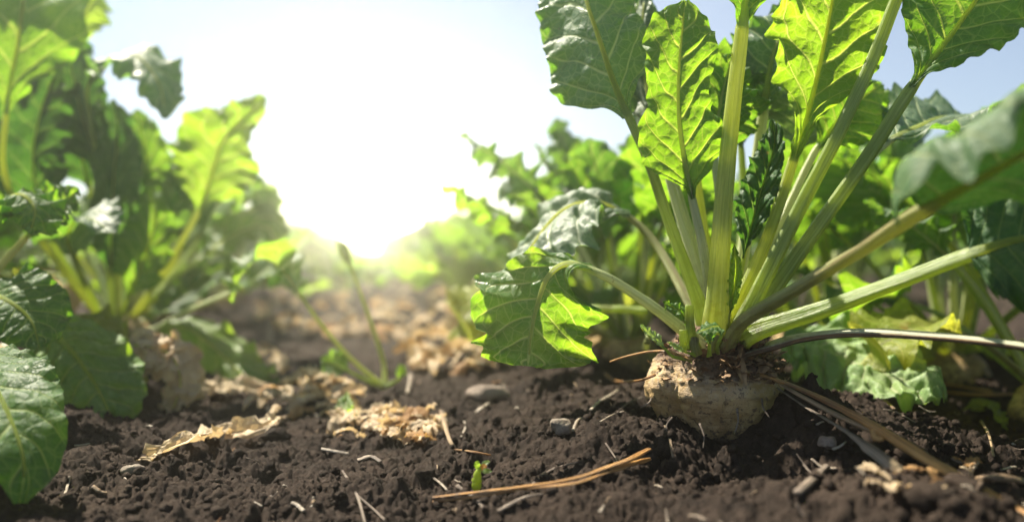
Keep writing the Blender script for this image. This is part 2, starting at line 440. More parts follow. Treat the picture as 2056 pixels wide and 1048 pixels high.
def stalk_mat(name, c1, c2, tr, rough=0.36, fac=0.34, spots=0.5, spot=(.06, .03, .02), dirt=None, top=None):
    m, t = new_mat(name)
    a, pl = t.attr('ang'), t.attr('pl')
    oi = t.n.new('ShaderNodeObjectInfo').outputs['Random']
    cmb = t.n.new('ShaderNodeCombineXYZ')
    t.put(cmb.inputs[0], t.math('MULTIPLY', a, 9.0)); t.put(cmb.inputs[1], t.math('MULTIPLY', pl, 7.0)); t.put(cmb.inputs[2], t.math('MULTIPLY', oi, 30.0))
    st = t.noise(cmb.outputs[0], 2.6, 5.0, 0.65)
    tc = t.n.new('ShaderNodeTexCoord').outputs['Object']
    f = t.math('ADD', t.mapr(st, 0.35, 0.65), t.mapr(oi, 0, 1, -0.25, 0.25, 'LINEAR'))
    f = t.math('MINIMUM', t.math('MAXIMUM', f, 0.0), 1.0)
    c = t.mix(f, c1, c2)
    big = t.mapr(t.noise(tc, 9.0, 2.0), 0.4, 0.7)
    c = t.mix(t.math('MULTIPLY', big, 0.35), c, tuple(0.72 * q for q in c1))
    if dirt is not None:
        dn = t.mapr(t.noise(cmb.outputs[0], 1.1, 6.0, 0.7), 0.47, 0.60)
        c = t.mix(dn, c, dirt)
    if top is not None:
        tn = t.math('ADD', t.math('ABSOLUTE', t.math('SUBTRACT', a, 0.25)), t.math('MULTIPLY', t.math('SUBTRACT', st, 0.5), 0.12))
        c = t.mix(t.mapr(tn, 0.15, 0.19, 1.0, 0.0), c, top)
    sp = t.math('SUBTRACT', 1.0, t.mapr(t.voro(tc, 150.0), 0.05, 0.16))
    sp = t.math('MULTIPLY', sp, t.mapr(t.noise(tc, 40.0, 2.0), 0.46, 0.58, 0.0, min(1, spots * 1.5)))
    c = t.mix(sp, c, spot)
    nb = t.bump(st, 0.0016, 0.7)
    base = t.math('MULTIPLY', t.mapr(pl, 0.012, 0.10, 1.0, 0.0), t.mapr(t.noise(tc, 75.0, 5.0, 0.7), 0.46, 0.60))
    c = t.mix(t.math('MULTIPLY', base, 0.75), c, (.075, .050, .034))
    mb = t.attr('mb')
    trc = t.mix(mb, t.mix(f, tr, tuple(min(1, 1.25 * q) for q in tr)), (.86, .90, .26))
    fc = t.math('ADD', fac, t.math('MULTIPLY', mb, 0.78 - fac))
    t.out(t.mixs(fc, t.princ(c, rough, 0.5, nb), t.transl(trc, nb)))
    return m
M['stalk'] = stalk_mat('stalk_green', (.15, .24, .055), (.40, .47, .19), (.62, .72, .12), fac=.45)
M['stalk_pale'] = stalk_mat('stalk_pale', (.42, .48, .22), (.66, .69, .44), (.76, .82, .34), 0.32, .3)
M['stalk_yellow'] = stalk_mat('stalk_yellow', (.22, .31, .07), (.48, .53, .22), (.76, .82, .14), 0.34, 0.48)
M['stalk_red'] = stalk_mat('stalk_ruddy', (.20, .23, .08), (.38, .40, .18), (.54, .57, .14), 0.36, 0.33, 1.0, (.16, .05, .03), (.26, .21, .11))
M['stalk_rot'] = stalk_mat('stalk_withered', (.05, .026, .013), (.15, .075, .03), (.2, .12, .04), 0.5, 0.1, 1.0, (.02, .012, .008), (.30, .18, .08), (.46, .46, .32))
M['straw'] = stalk_mat('straw', (.30, .20, .105), (.52, .38, .22), (.4, .28, .12), 0.55, 0.12, 0.6, (.1, .06, .04), (.22, .14, .08))
M['straw_grey'] = stalk_mat('straw_grey', (.16, .12, .09), (.36, .29, .22), (.25, .2, .12), 0.7, 0.08, 0.8, (.06, .04, .03), (.10, .075, .055))
M['straw_orange'] = stalk_mat('straw_orange', (.36, .165, .045), (.62, .36, .11), (.5, .22, .03), 0.42, 0.2, 0.6, (.10, .04, .02), (.17, .075, .03))
M['straw_white'] = stalk_mat('straw_white', (.40, .33, .24), (.60, .53, .42), (.5, .42, .28), 0.5, 0.12, 0.5, (.2, .15, .1), (.30, .22, .15))

def soil_mat():
    m, t = new_mat('soil')
    tc = t.n.new('ShaderNodeTexCoord').outputs['Object']
    n1 = t.noise(tc, 6.0, 4.0, 0.6); n2 = t.noise(tc, 90.0, 5.0, 0.7); n3 = t.noise(tc, 900.0, 4.0, 0.7)
    c = t.mix(t.mapr(n1, 0.35, 0.65), (.0120, .0082, .0058), (.034, .0235, .0165))
    c = t.mix(t.math('MULTIPLY', t.mapr(t.noise(tc, 14.0, 5.0, 0.6), 0.54, 0.68), 0.5), c, (.068, .048, .035))
    c = t.mix(t.mapr(n2, 0.38, 0.72), c, (.054, .038, .028))
    c = t.mix(t.mapr(n3, 0.58, 0.75), c, (.12, .09, .07))
    c = t.mix(t.mapr(t.noise(tc, 260.0, 3.0), 0.60, 0.70), c, (.020, .014, .011))
    nb = t.bump(t.math('ADD', t.math('MULTIPLY', n3, 0.5), n2), 0.0032, 1.0)
    t.out(t.princ(c, 0.92, 0.18, nb))
    return m
M['soil'] = soil_mat()
def stone_mat(name, a, b, scale=60.0):
    m, t = new_mat(name)
    tc = t.n.new('ShaderNodeTexCoord').outputs['Object']
    n1 = t.noise(tc, scale, 5.0, 0.65); n2 = t.noise(tc, scale * 9, 3.0)
    c = t.mix(t.mapr(n1, 0.35, 0.68), a, b)
    c = t.mix(t.mapr(n2, 0.6, 0.75), c, (.06, .045, .036))
    t.out(t.princ(c, 0.75, 0.3, t.bump(t.math('ADD', n1, n2), 0.002, 0.7)))
    return m
M['stone'] = stone_mat('stone_grey', (.13, .105, .08), (.27, .225, .175))
M['stone_brown'] = stone_mat('stone_brown', (.16, .12, .09), (.30, .24, .19))
M['stone_white'] = stone_mat('stone_white', (.5, .48, .43), (.68, .66, .6))
def root_mat():
    m, t = new_mat('beet_root_skin')
    tc = t.n.new('ShaderNodeTexCoord').outputs['Object']
    sep = t.n.new('ShaderNodeSeparateXYZ'); t.put(sep.inputs[0], tc)
    z = sep.outputs[2]
    n1 = t.noise(tc, 30.0, 6.0, 0.65); n2 = t.noise(tc, 160.0, 5.0, 0.7); n3 = t.noise(tc, 620.0, 3.0, 0.6)
    c = t.mix(t.mapr(n1, 0.35, 0.65), (.30, .19, .075), (.46, .33, .165))
    # greener, smoother flank on the side that sees less soil
    gr = t.math('MULTIPLY', t.mapr(sep.outputs[0], -0.01, 0.05), t.mapr(t.noise(tc, 22.0, 3.0), 0.35, 0.6))
    c = t.mix(t.math('MULTIPLY', gr, 0.65), c, (.24, .23, .055))
    # pale corky belt and brown scarred crown
    belt = t.math('MULTIPLY', t.mapr(z, 0.045, 0.058), t.mapr(n2, 0.38, 0.6))
    c = t.mix(t.math('MULTIPLY', belt, 0.55), c, (.44, .37, .29))
    zc = t.math('ADD', t.math('ADD', z, t.math('MULTIPLY', sep.outputs[0], 0.13)), t.math('MULTIPLY', n1, 0.042))
    crown = t.mapr(zc, 0.083, 0.092)
    c = t.mix(crown, c, t.mix(t.mapr(n2, 0.35, 0.65), (.035, .020, .012), (.17, .10, .055)))
    # soil stuck on it
    dirt = t.mapr(t.math('ADD', n2, t.mapr(z, 0.0, 0.05, 0.16, 0.02, 'LINEAR')), 0.57, 0.68)
    c = t.mix(t.math('MULTIPLY', dirt, 0.85), c, (.085, .058, .040))
    c = t.mix(t.math('MULTIPLY', t.mapr(n3, 0.62, 0.72), t.mapr(n1, 0.45, 0.6)), c, (.06, .040, .028))
    mp = t.n.new('ShaderNodeMapping'); mp.inputs['Scale'].default_value = (1, 1, 6); t.l.new(tc, mp.inputs[0])
    wr = t.noise(mp.outputs[0], 26.0, 4.0, 0.6)
    c = t.mix(t.math('MULTIPLY', t.mapr(wr, 0.54, 0.66), 0.5), c, (.13, .085, .045))
    h = t.math('ADD', t.math('ADD', t.math('MULTIPLY', n2, 0.8), t.math('MULTIPLY', n3, 0.4)), t.math('MULTIPLY', wr, 0.9))
    t.out(t.princ(c, 0.72, 0.3, t.bump(h, 0.0030, 0.8)))
    return m
M['root'] = root_mat()
def plain(name, a, b, scale=40, rough=0.7):
    m, t = new_mat(name)
    tc = t.n.new('ShaderNodeTexCoord').outputs['Object']
    n = t.noise(tc, scale, 4.0)
    t.out(t.princ(t.mix(t.mapr(n, 0.35, 0.65), a, b), rough, 0.3, t.bump(n, 0.001, 0.6)))
    return m
M['scar'] = plain('dry_crown_scale', (.10, .055, .028), (.33, .21, .11), 90)
M['sprout'] = stalk_mat('sprout_green', (.25, .36, .04), (.42, .50, .07), (.6, .7, .04), 0.35, 0.4, 0.6)

# ------------------------------------------------------------------ the soil
def build_soil():
    s1 = np.linspace(-0.46, 0.46, 860)
    so = 0.46 + np.cumsum(np.linspace(0.0012, 0.008, 110))
    s = np.concatenate([-so[::-1], s1, so])
    y = [0.16]
    while y[-1] < 30:
        v = y[-1]
        if v < 0.42: dy = 0.006
        elif v < 0.85: dy = 0.0016
        else: dy = 0.0016 * (v / 0.85) ** 2.2
        y.append(v + min(dy, 4.0))
    y = np.array(y)
    YY, SS = np.meshgrid(y, s, indexing='ij')
    XX = (YY + 0.35) * SS
    Z = soil_full(XX.ravel(), YY.ravel())
    print('soil grid', len(y), len(s))
    me = mesh_np('soil', np.stack([XX.ravel(), YY.ravel(), Z], 1), grid_faces(len(y), len(s)), M['soil'])
    o = link('soil', me); o['kind'] = 'structure'
build_soil()

def ico(sub):
    import bmesh
    bm = bmesh.new(); bmesh.ops.create_icosphere(bm, subdivisions=sub, radius=1)
    v = np.array([q.co[:] for q in bm.verts]); f = np.array([[q.index for q in g.verts] for g in bm.faces])
    bm.free(); return v, f
ICO1, ICO2, ICO3, ICO4 = ico(1), ico(2), ico(3), ico(4)
def build_crumbs():
    rs = np.random.RandomState(5)
    Vs, Fs, off = [], [], 0
    var = []
    for k in range(14):
        v, f = (ICO2 if k < 8 else ICO1)
        d = 1 + 0.55 * pnoise(v[:, 0] * 1.3 + k * 9, v[:, 1] * 1.3, v[:, 2] * 1.3) + 0.35 * pnoise(v[:, 0] * 3.1 + k * 9, v[:, 1] * 3.1, v[:, 2] * 3.1)
        var.append((v * d[:, None] * np.array([1, 0.9, 0.75]), f))
    for i in range(15000):
        t = 0.42 + 0.95 * rs.rand() ** 1.4
        x = (rs.rand() * 2 - 1) * (t * 0.66 + 0.08)
        if pnoise(x * 9, t * 9, 21.0) < -0.25 + 0.5 * rs.rand() - 0.25: continue
        r = 0.0007 + 0.0045 * rs.rand() ** 6
        k = rs.randint(0, 8) if r > 0.0022 else rs.randint(8, 14)
        v, f = var[k]
        a = rs.rand() * 6.28
        R = np.array([[math.cos(a), -math.sin(a), 0], [math.sin(a), math.cos(a), 0], [0, 0, 1]])
        Vs.append((x, t, r, k, R))
    for k in range(6):
        v, f = ICO3
        d = 1 + .5 * pnoise(v[:, 0] * 1.2 + k * 5, v[:, 1] * 1.2, v[:, 2] * 1.2 + 50) + .28 * pnoise(v[:, 0] * 3 + k * 5, v[:, 1] * 3, v[:, 2] * 3) + .16 * pnoise(v[:, 0] * 7 + k * 5, v[:, 1] * 7, v[:, 2] * 7)
        var.append((v * d[:, None] * np.array([1, .85, .7]), f))
    for i in range(75):
        t = .44 + 1.0 * rs.rand() ** 1.3; x = (rs.rand() * 2 - 1) * (t * .66 + .05)
        if abs(x - .17) < .085 and abs(t - .67) < .1: continue
        a = rs.rand() * 6.28
        Vs.append((x, t, .0045 + .008 * rs.rand() ** 2.2, 14 + rs.randint(0, 6), np.array([[math.cos(a), -math.sin(a), 0], [math.sin(a), math.cos(a), 0], [0, 0, 1]])))
    xs = np.array([q[0] for q in Vs]); ys = np.array([q[1] for q in Vs])
    zs = soil_full(xs, ys)
    VV, FF = [], []
    for (x, t, r, k, R), z in zip(Vs, zs):
        v, f = var[k]
        VV.append(v @ R.T * r + np.array([x, t, z + r * 0.35])); FF.append(f + off); off += len(v)
    me = mesh_np('soil_crumbs', np.vstack(VV), np.vstack(FF), M['soil'])
    o = link('soil_crumbs', me); o['kind'] = 'stuff'
build_crumbs()

# ------------------------------------------------------------------ leaves with their stalks
def add_leaf(plant, ctrl, cut, hw, nrm, r0=0.005, r1=0.003, mat='leaf', smat='stalk', seed=1.0, res=(84, 41), nseg=18,
             base=None, tip_r=0.0006, stalk=True, label=None, plabel=None, over=0.93, sheath=0.5, groove=0.42, flat=0.78, stalk_nrm=None, **kw):
    """ctrl: world points from the crown to the leaf tip; the blade starts at control point index cut"""
    b = np.array(base if base is not None else plant.location)
    c = np.asarray(ctrl, float)
    me_leaf = None
    bl = c[cut:]
    V, Fq, at, Cb, Nb = blade(bl, nrm, hw, res[0], res[1], seed, **kw)
    me_leaf = mesh_np('leaf', V - b, Fq, M[mat], at)
    lo = link('leaf', me_leaf, plant)
    if label: lo['label'] = label
    if stalk:
        Cp, L = spline(c, 96)
        # arc length share of the blade
        _, Lb = spline(bl, 40)
        s = np.linspace(0, 1, 96); sb = 1 - Lb / L
        keep = s <= sb + (1 - sb) * over
        rr = np.where(s < sb, r0 + (r1 - r0) * (s / max(sb, 1e-3)) ** 0.8, r1 + (tip_r - r1) * np.clip((s - sb) / (1 - sb), 0, 1) ** 0.55)
        nn = np.asarray(nrm, float)
        nn = nn[0] if nn.ndim == 2 else nn
        full = np.asarray(nrm, float)
        if full.ndim == 2:
            ext = np.vstack([full[:1]] * 2 + [full[1:]]); nhp = np.stack([np.interp(s, np.concatenate([[0, max(sb, .01)], sb + (1 - sb) * np.linspace(0, 1, len(full))[1:]]), ext[:, k]) for k in range(3)], 1)
        else: nhp = np.tile(full, (96, 1))
        if stalk_nrm is not None:
            w = sstep(sb * 0.6, sb, s)[:, None]; nhp = np.asarray(stalk_nrm, float) * (1 - w) + nhp * w
        T = unit(np.gradient(Cp, axis=0)); S = unit(np.cross(T, nhp)); N = np.cross(S, T)
        Cp = Cp - N * (rr * 0.08 * sstep(sb - 0.05, sb + 0.05, s))[:, None]
        # tube() wants a normal per point
        k = keep
        Tv = tube_n(Cp[k], nhp[k], rr[k], nseg, flat=flat, groove=groove, sheath=sheath, wob=0.05, seed=seed)
        Tv[2]['mb'] = np.repeat(sstep(sb - .02, sb + .12 * (1 - sb), s[k]), nseg)
        po = link('petiole', mesh_np('petiole', Tv[0] - b, Tv[1], M[smat], Tv[2]), lo)
        if plabel: po['label'] = plabel
    return lo
def tube_n(C, NH, rad, nseg, **kw):
    return tube(C, NH, rad, nseg, **kw)

# ------------------------------------------------------------------ the big beet
BX, BY = 0.179, 0.70
CROWN = P(1440, 700, 0.70)
beet = empty('sugar_beet', (BX, BY, 0.0), 'large sugar beet in sharp focus with its pale root half out of the soil', 'sugar beet', 'sugar beets growing in the field')
CAM_N = (0, -1, .15)
def build_root():
    nz, na = 110, 140
    zz = np.concatenate([np.linspace(-0.05, 0.06, 70), np.linspace(0.061, 0.103, 40)])
    # profile from the tip below the soil to the crown
    px = [-0.05, 0.0, 0.02, 0.038, 0.050, 0.061, 0.070, 0.078, 0.089, 0.105]
    pr = [0.018, 0.034, 0.0480, 0.0575, 0.0605, 0.0570, 0.049, 0.040, 0.030, 0.018]
    R = np.interp(zz, px, pr)
    k = np.hanning(9); k /= k.sum(); R = np.convolve(np.pad(R, 4, mode='edge'), k, 'valid')
    a = np.linspace(0, 2 * PI, na, endpoint=False)
    A, Z = np.meshgrid(a, zz)
    Rr = np.tile(R[:, None], (1, na)) * (1 - .06 * sstep(.08, .06, zz))[:, None]
    ca, sa = np.cos(A), np.sin(A)
    low = pnoise(ca * 1.4 + 5, sa * 1.4, Z * 9)
    Rr = Rr * (1 + 0.09 * low + 0.05 * pnoise(ca * 4 + 5, sa * 4, Z * 30))
    # long furrow of the root and a fold at its front left
    for a0, dep, wd in ((math.radians(216), 0.13, 0.14), (math.radians(20), 0.12, 0.25), (math.radians(130), 0.1, 0.2)):
        da = (A - a0 + 2.5 * (Z - 0.05) + PI) % (2 * PI) - PI
        Rr = Rr * (1 - dep * np.exp(-(da / wd) ** 2) * sstep(0.10, 0.0, Z))
    rough = sstep(0.058, 0.074, Z)
    Rr = Rr + 0.0016 * pnoise(ca * 6, sa * 6, Z * 90) + (0.0012 + 0.0030 * rough) * pnoise(ca * 14, sa * 14, Z * 240) + (0.0006 + 0.002 * rough) * pnoise(ca * 34, sa * 34, Z * 560)
    X = ca * Rr + (0.06 - Z) * 0.10; Y = sa * Rr
    V = np.stack([X - 0.004, Y, Z], -1).reshape(-1, 3)
    Fq = grid_faces(len(zz), na, True)
    cap = [(np.arange(na) + (len(zz) - 1) * na)[None]]
    o = link('root', mesh_np('root', V, [Fq] + cap, M['root']), beet)
    # dry leaf scars and scales round the crown
    rs = np.random.RandomState(3); VV, FF, off = [], [], 0
    for i in range(330):
        aa = rs.rand() * 2 * PI; z = 0.060 + 0.038 * rs.rand() ** .8
        r = float(np.interp(z, px, pr)) * (0.98 + 0.1 * rs.rand())
        c = np.array([math.cos(aa) * r, math.sin(aa) * r, z])
        outv = np.array([math.cos(aa), math.sin(aa), 0.2 + 0.9 * rs.rand()]); outv /= np.linalg.norm(outv)
        tang = np.array([-math.sin(aa), math.cos(aa), (rs.rand() - .5) * 1.2])
        l, w = 0.003 + 0.011 * rs.rand() ** 2, 0.0015 + 0.0055 * rs.rand()
        s = np.linspace(0, 1, 5)[:, None]; u = np.linspace(-1, 1, 3)
        mid = c + outv * l * s + np.array([0, 0, -1]) * 0.5 * l * s ** 2 * rs.rand() - outv * 0.002
        g = mid[:, None] + (tang * w)[None, None] * (u[None, :, None] * (1 - 0.7 * s[:, :, None] ** 1.5))
        g = g + rs.normal(size=g.shape) * 0.0007 + np.array([0, 0, 0.0012]) * (1 - np.abs(u))[None, :, None]
        VV.append(g.reshape(-1, 3)); FF.append(grid_faces(5, 3) + off); off += 15
    for i in range(26):
        aa = rs.rand() * 2 * PI; z = 0.070 + 0.022 * rs.rand(); r = float(np.interp(z, px, pr)) * .96
        c = np.array([math.cos(aa) * r, math.sin(aa) * r, z]); l = .010 + .014 * rs.rand(); w = .0025 + .004 * rs.rand()
        outv = unit(np.array([math.cos(aa), math.sin(aa), -.5 + 1.7 * rs.rand()])); tang = np.array([-math.sin(aa), math.cos(aa), rs.randn() * .3])
        s = np.linspace(0, 1, 9)[:, None]; u = np.linspace(-1, 1, 5)
        mid = c - outv * .003 + outv * l * s + np.array([0, 0, -1]) * l * .7 * s ** 2 * rs.rand() + tang * l * .3 * rs.randn() * s ** 2
        g = mid[:, None] + (tang * w)[None, None] * (u[None, :, None] * (1 - 0.8 * s[:, :, None] ** 2)) + outv[None, None] * (np.abs(u)[None, :, None] * w * .8)
        g = g + rs.normal(size=g.shape) * 0.0006
        VV.append(g.reshape(-1, 3)); FF.append(grid_faces(9, 5) + off); off += 45
    so = link('leaf_scar', mesh_np('leaf_scar', np.vstack(VV), np.vstack(FF), M['scar']), o); so['kind'] = 'stuff'
    return o
root_o = build_root()
for i, (px_, py_, qx, qy) in enumerate(((1480, 820, 1474, 872), (1350, 838, 1338, 866), (1405, 850, 1412, 900), (1530, 800, 1545, 838), (1308, 800, 1286, 818))):
    Cp, L = spline([P(px_, py_, .643), P((px_ + qx) / 2 + 5 * (-1) ** i, (py_ + qy) / 2, .634), P(qx, qy, .628)], 16)
    Vt, Ft, at = tube(Cp, CAM_N, np.linspace(.0009, .0004, 16), 6, wob=.3, seed=i)
    link('rootlet', mesh_np('rootlet', Vt - np.array(beet.location), Ft, M['straw_grey'], at), root_o)

def PP(lst): return [P(*q) for q in lst]
CAMN = (0, -1, 0.15)
# 1 broad waxy leaf leaning back at the left of the bunch
add_leaf(beet, PP([(1428, 690, .70), (1400, 600, .70), (1345, 450, .70), (1300, 320, .705), (1262, 235, .71), (1232, 165, .715), (1205, 85, .72), (1178, 5, .735), (1160, -80, .76), (1145, -150, .80)]), 4,
         .052, [(-.30, -.9, .25), (-.30, -.9, .3), (-.2, -.9, .4)], .0062, .0036, 'leaf_wax', 'stalk', 2.3, fold=-.50, ruffle=.16, waves=5,
         prof=[(0, .08), (.06, .20), (.11, .50), (.17, 1.0), (.3, 1.06), (.5, 1.0), (.7, .95), (.85, .7), (.95, .35), (1, .03)], res=(110, 51), asym=-.10, curl=.15, edge=.085)
# 2 upright bright leaf with a waist, lit through
add_leaf(beet, PP([(1440, 690, .69), (1430, 610, .68), (1412, 500, .672), (1390, 400, .668), (1372, 310, .665), (1362, 220, .664), (1364, 130, .665), (1370, 60, .67), (1376, 2, .68)]), 3,
         .0305, [(.05, -1, .1), (.1, -1, .1), (-.05, -1, .25)], .0058, .0034, 'leaf_lit', 'stalk_pale', 5.1, fold=.10, ruffle=.16, waves=4.2,
         prof=[(0, .05), (.06, .16), (.12, .62), (.22, 1.22), (.36, 1.2), (.45, .86), (.52, .80), (.6, .92), (.74, 1.02), (.86, .9), (.95, .5), (1, .06)], res=(110, 47), quilt=.0018, edge=.085)
# 3 thick upright middle stalk, its blade above the picture
add_leaf(beet, PP([(1442, 690, .675), (1440, 620, .67), (1452, 420, .665), (1472, 210, .66), (1490, 60, .66), (1500, -40, .66), (1512, -170, .67), (1530, -310, .70)]), 4,
         .052, (.1, -1, .1), .0098, .0056, 'leaf', 'stalk_yellow', 7.7, fold=.3, ruffle=.25, prof=[(0, .07), (.10, .20), (.16, .45), (.24, .8), (.4, 1), (.6, .93), (.75, .76), (.88, .5), (.96, .24), (1, .03)], groove=.3)
# 4 yellow stalk with the big lit-through blade, right of the middle
add_leaf(beet, PP([(1462, 690, .69), (1480, 620, .69), (1540, 480, .695), (1592, 325, .70), (1628, 205, .70), (1648, 120, .705), (1664, 40, .71), (1682, -50, .72), (1705, -130, .74)]), 3,
         .056, [(.05, -1, .1), (.1, -1, .2), (.1, -.9, .4)], .0066, .0044, 'leaf_lime', 'stalk_yellow', 3.9, fold=.18, ruffle=.22, waves=5,
         prof=[(0, .06), (.12, .12), (.22, .30), (.33, .78), (.45, .93), (.6, .96), (.75, .86), (.88, .6), (.96, .3), (1, .03)], res=(100, 47), quilt=.0018)
# 5 long stalk running out of the top of the picture
add_leaf(beet, PP([(1470, 695, .685), (1508, 615, .68), (1595, 440, .67), (1680, 275, .66), (1752, 120, .655), (1803, -10, .65), (1850, -130, .66), (1900, -260, .69)]), 5,
         .055, (-.3, -.9, .3), .0066, .0046, 'leaf', 'stalk', 9.2, fold=.3)
# 6 long stalk to the upper right, ruddy above, its blade cut by the picture's top edge
add_leaf(beet, PP([(1480, 695, .69), (1555, 580, .685), (1650, 445, .67), (1745, 310, .655), (1828, 180, .645), (1895, 90, .64), (1950, 15, .635), (2000, -60, .63), (2050, -140, .63)]), 4,
         .047, [(-.5, -.8, .2), (-.4, -.9, .2)], .0072, .0050, 'leaf', 'stalk', 4.4, fold=.15, ruffle=.2, waves=5,
         prof=[(0, .05), (.1, .12), (.2, .45), (.33, .8), (.5, 1), (.7, .9), (.88, .5), (1, .03)])
# 6b pale stalk next to it, lower
add_leaf(beet, PP([(1485, 698, .70), (1560, 575, .70), (1640, 455, .705), (1725, 340, .72), (1775, 290, .74), (1842, 255, .78), (1900, 235, .83), (1960, 250, .88), (2000, 300, .92)]), 4,
         .05, (-.2, -.6, .8), .0070, .0045, 'leaf_wax', 'stalk_pale', 8.4, fold=.2)
# 8 stalk reaching towards the viewer at the right, out of focus, its dark blade turned edge up
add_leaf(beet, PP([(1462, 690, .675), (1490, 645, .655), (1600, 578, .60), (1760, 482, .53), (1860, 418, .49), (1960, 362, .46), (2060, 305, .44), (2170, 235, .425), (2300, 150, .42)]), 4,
         .082, [(-.1, .7, .7), (-.1, .75, .65), (-.2, .7, .7)], .0088, .0056, 'leaf_thick', 'stalk_red', 6.6, fold=.05, ruffle=.16, waves=3.0, curl=-.1, lip=-1.55,
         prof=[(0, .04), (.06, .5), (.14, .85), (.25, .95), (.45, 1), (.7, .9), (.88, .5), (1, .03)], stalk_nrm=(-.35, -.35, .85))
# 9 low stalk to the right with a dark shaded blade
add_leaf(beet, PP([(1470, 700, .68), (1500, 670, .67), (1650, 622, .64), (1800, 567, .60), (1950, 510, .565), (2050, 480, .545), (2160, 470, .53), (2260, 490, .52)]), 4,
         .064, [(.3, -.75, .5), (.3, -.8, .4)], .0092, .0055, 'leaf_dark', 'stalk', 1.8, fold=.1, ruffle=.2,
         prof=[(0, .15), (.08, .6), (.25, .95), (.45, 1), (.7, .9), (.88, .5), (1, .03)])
# 10 withered brown stalk hanging low to the right
add_leaf(beet, PP([(1490, 715, .68), (1540, 697, .665), (1610, 678, .655), (1720, 668, .63), (1860, 674, .605), (2000, 688, .58), (2100, 705, .565), (2200, 740, .56), (2300, 800, .56)]), 6,
         .035, (0, -.3, 1), .0074, .0052, 'leaf_dry', 'stalk_rot', 2.9, fold=.4, ruffle=.4, groove=.6, flat=.5, crumple=.2, plabel='withered brown leaf stalk')
# 11 pale stalk to the left with a drooping spotted blade
add_leaf(beet, PP([(1418, 705, .68), (1372, 662, .67), (1290, 600, .665), (1205, 548, .665), (1140, 530, .67), (1100, 556, .67), (1078, 615, .67), (1066, 675, .665), (1060, 735, .655)]), 3,
         .060, [(-.1, .0, 1), (-.3, -.8, .45), (.05, -1, -.15), (.15, -1, -.3)], .0082, .0050, 'leaf_spotted', 'stalk_pale', 5.7, fold=-.16, ruffle=.24, waves=3.6,
         prof=[(0, .06), (.12, .10), (.25, .30), (.38, .72), (.55, .92), (.75, .95), (.9, .85), (.97, .6), (1, .1)], edge=.2, res=(100, 47))
# 12 arching leaf behind it, its grey upper face in the sun
add_leaf(beet, PP([(1425, 690, .72), (1380, 600, .76), (1320, 495, .81), (1262, 435, .83), (1195, 405, .83), (1125, 425, .82), (1060, 505, .815), (1012, 595, .81), (985, 660, .805)]), 3,
         .066, [(-.1, -.3, 1), (-.4, -.35, .85), (-.65, -.3, .6), (-.75, -.3, .4)], .0060, .0040, 'leaf_grey', 'stalk_red', 3.1, fold=-.25, ruffle=.16, waves=4, quilt=.005, nlat=5.5,
         prof=[(0, .1), (.1, .35), (.22, .75), (.4, 1), (.6, .95), (.8, .7), (.92, .4), (1, .05)])
# 13 the inner stalks behind
add_leaf(beet, PP([(1435, 690, .72), (1418, 600, .735), (1372, 430, .75), (1335, 310, .77), (1305, 180, .79), (1290, 60, .81), (1285, -40, .83)]), 3,
         .026, (-.4, -.9, .1), .0060, .0042, 'leaf_wax', 'stalk_pale', 6.1, fold=.3)
add_leaf(beet, PP([(1445, 690, .73), (1430, 560, .745), (1408, 430, .755), (1400, 330, .76), (1425, 240, .77), (1465, 160, .78), (1500, 100, .80)]), 3,
         .045, (.1, -1, .2), .0056, .0040, 'leaf', 'stalk_yellow', 8.8, fold=.2)
add_leaf(beet, PP([(1460, 690, .73), (1490, 520, .76), (1515, 360, .77), (1532, 230, .775), (1548, 130, .78), (1570, 60, .79), (1600, 10, .81)]), 3,
         .040, (-.3, -.7, .7), .0066, .0050, 'leaf_wax', 'stalk_pale', 1.2, fold=.1)
add_leaf(beet, PP([(1455, 690, .75), (1480, 560, .80), (1492, 420, .83), (1488, 300, .85), (1475, 210, .87), (1450, 150, .90), (1430, 120, .94)]), 3,
         .05, (.1, -1, .2), .0056, .0036, 'leaf', 'stalk', 9.9, fold=.2)
add_leaf(beet, PP([(1450, 690, .71), (1456, 520, .73), (1442, 380, .74), (1434, 300, .745), (1448, 200, .75), (1470, 110, .77)]), 3,
         .030, (.1, -1, .2), .0046, .0034, 'leaf', 'stalk_pale', 2.7, fold=.2)
add_leaf(beet, PP([(1472, 690, .72), (1536, 520, .75), (1590, 400, .77), (1640, 300, .78), (1690, 235, .79), (1740, 190, .80), (1770, 170, .81)]), 3,
         .042, (.1, -1, .3), .0046, .0034, 'leaf_lit', 'stalk_pale', 4.8, fold=.15)
add_leaf(beet, PP([(1436, 690, .715), (1404, 560, .73), (1366, 440, .74), (1338, 340, .75), (1312, 240, .77), (1292, 140, .79), (1290, 40, .80), (1296, -20, .81)]), 3,
         .024, (-.45, -.8, .35), .0048, .0034, 'leaf_grey', 'stalk_pale', 6.4, fold=-.2)
add_leaf(beet, PP([(1468, 690, .74), (1520, 540, .78), (1560, 420, .80), (1600, 310, .82), (1622, 220, .83), (1600, 140, .84), (1560, 100, .85)]), 3,
         .045, [(-.2, -.7, .7), (-.3, -.5, .8)], .0046, .0034, 'leaf_grey', 'stalk', 7.4, fold=.1)
# small young leaves in the heart
add_leaf(beet, PP([(1462, 690, .70), (1478, 610, .70), (1492, 520, .70), (1512, 440, .70), (1535, 360, .70), (1555, 290, .705), (1552, 245, .715)]), 2,
         .018, (-.3, -.9, .3), .0034, .0020, 'leaf_dark', 'stalk', 3.3, fold=.45, ruffle=.45, waves=6, quilt=.004, res=(70, 31))
add_leaf(beet, PP([(1455, 690, .67), (1462, 640, .668), (1472, 590, .668), (1478, 540, .668), (1474, 492, .67)]), 1,
         .0065, (-.2, -1, .1), .002, .0014, 'leaf_lime', 'stalk_yellow', 2.2, fold=.5, ruffle=.6, waves=6, res=(50, 21), quilt=.0016)
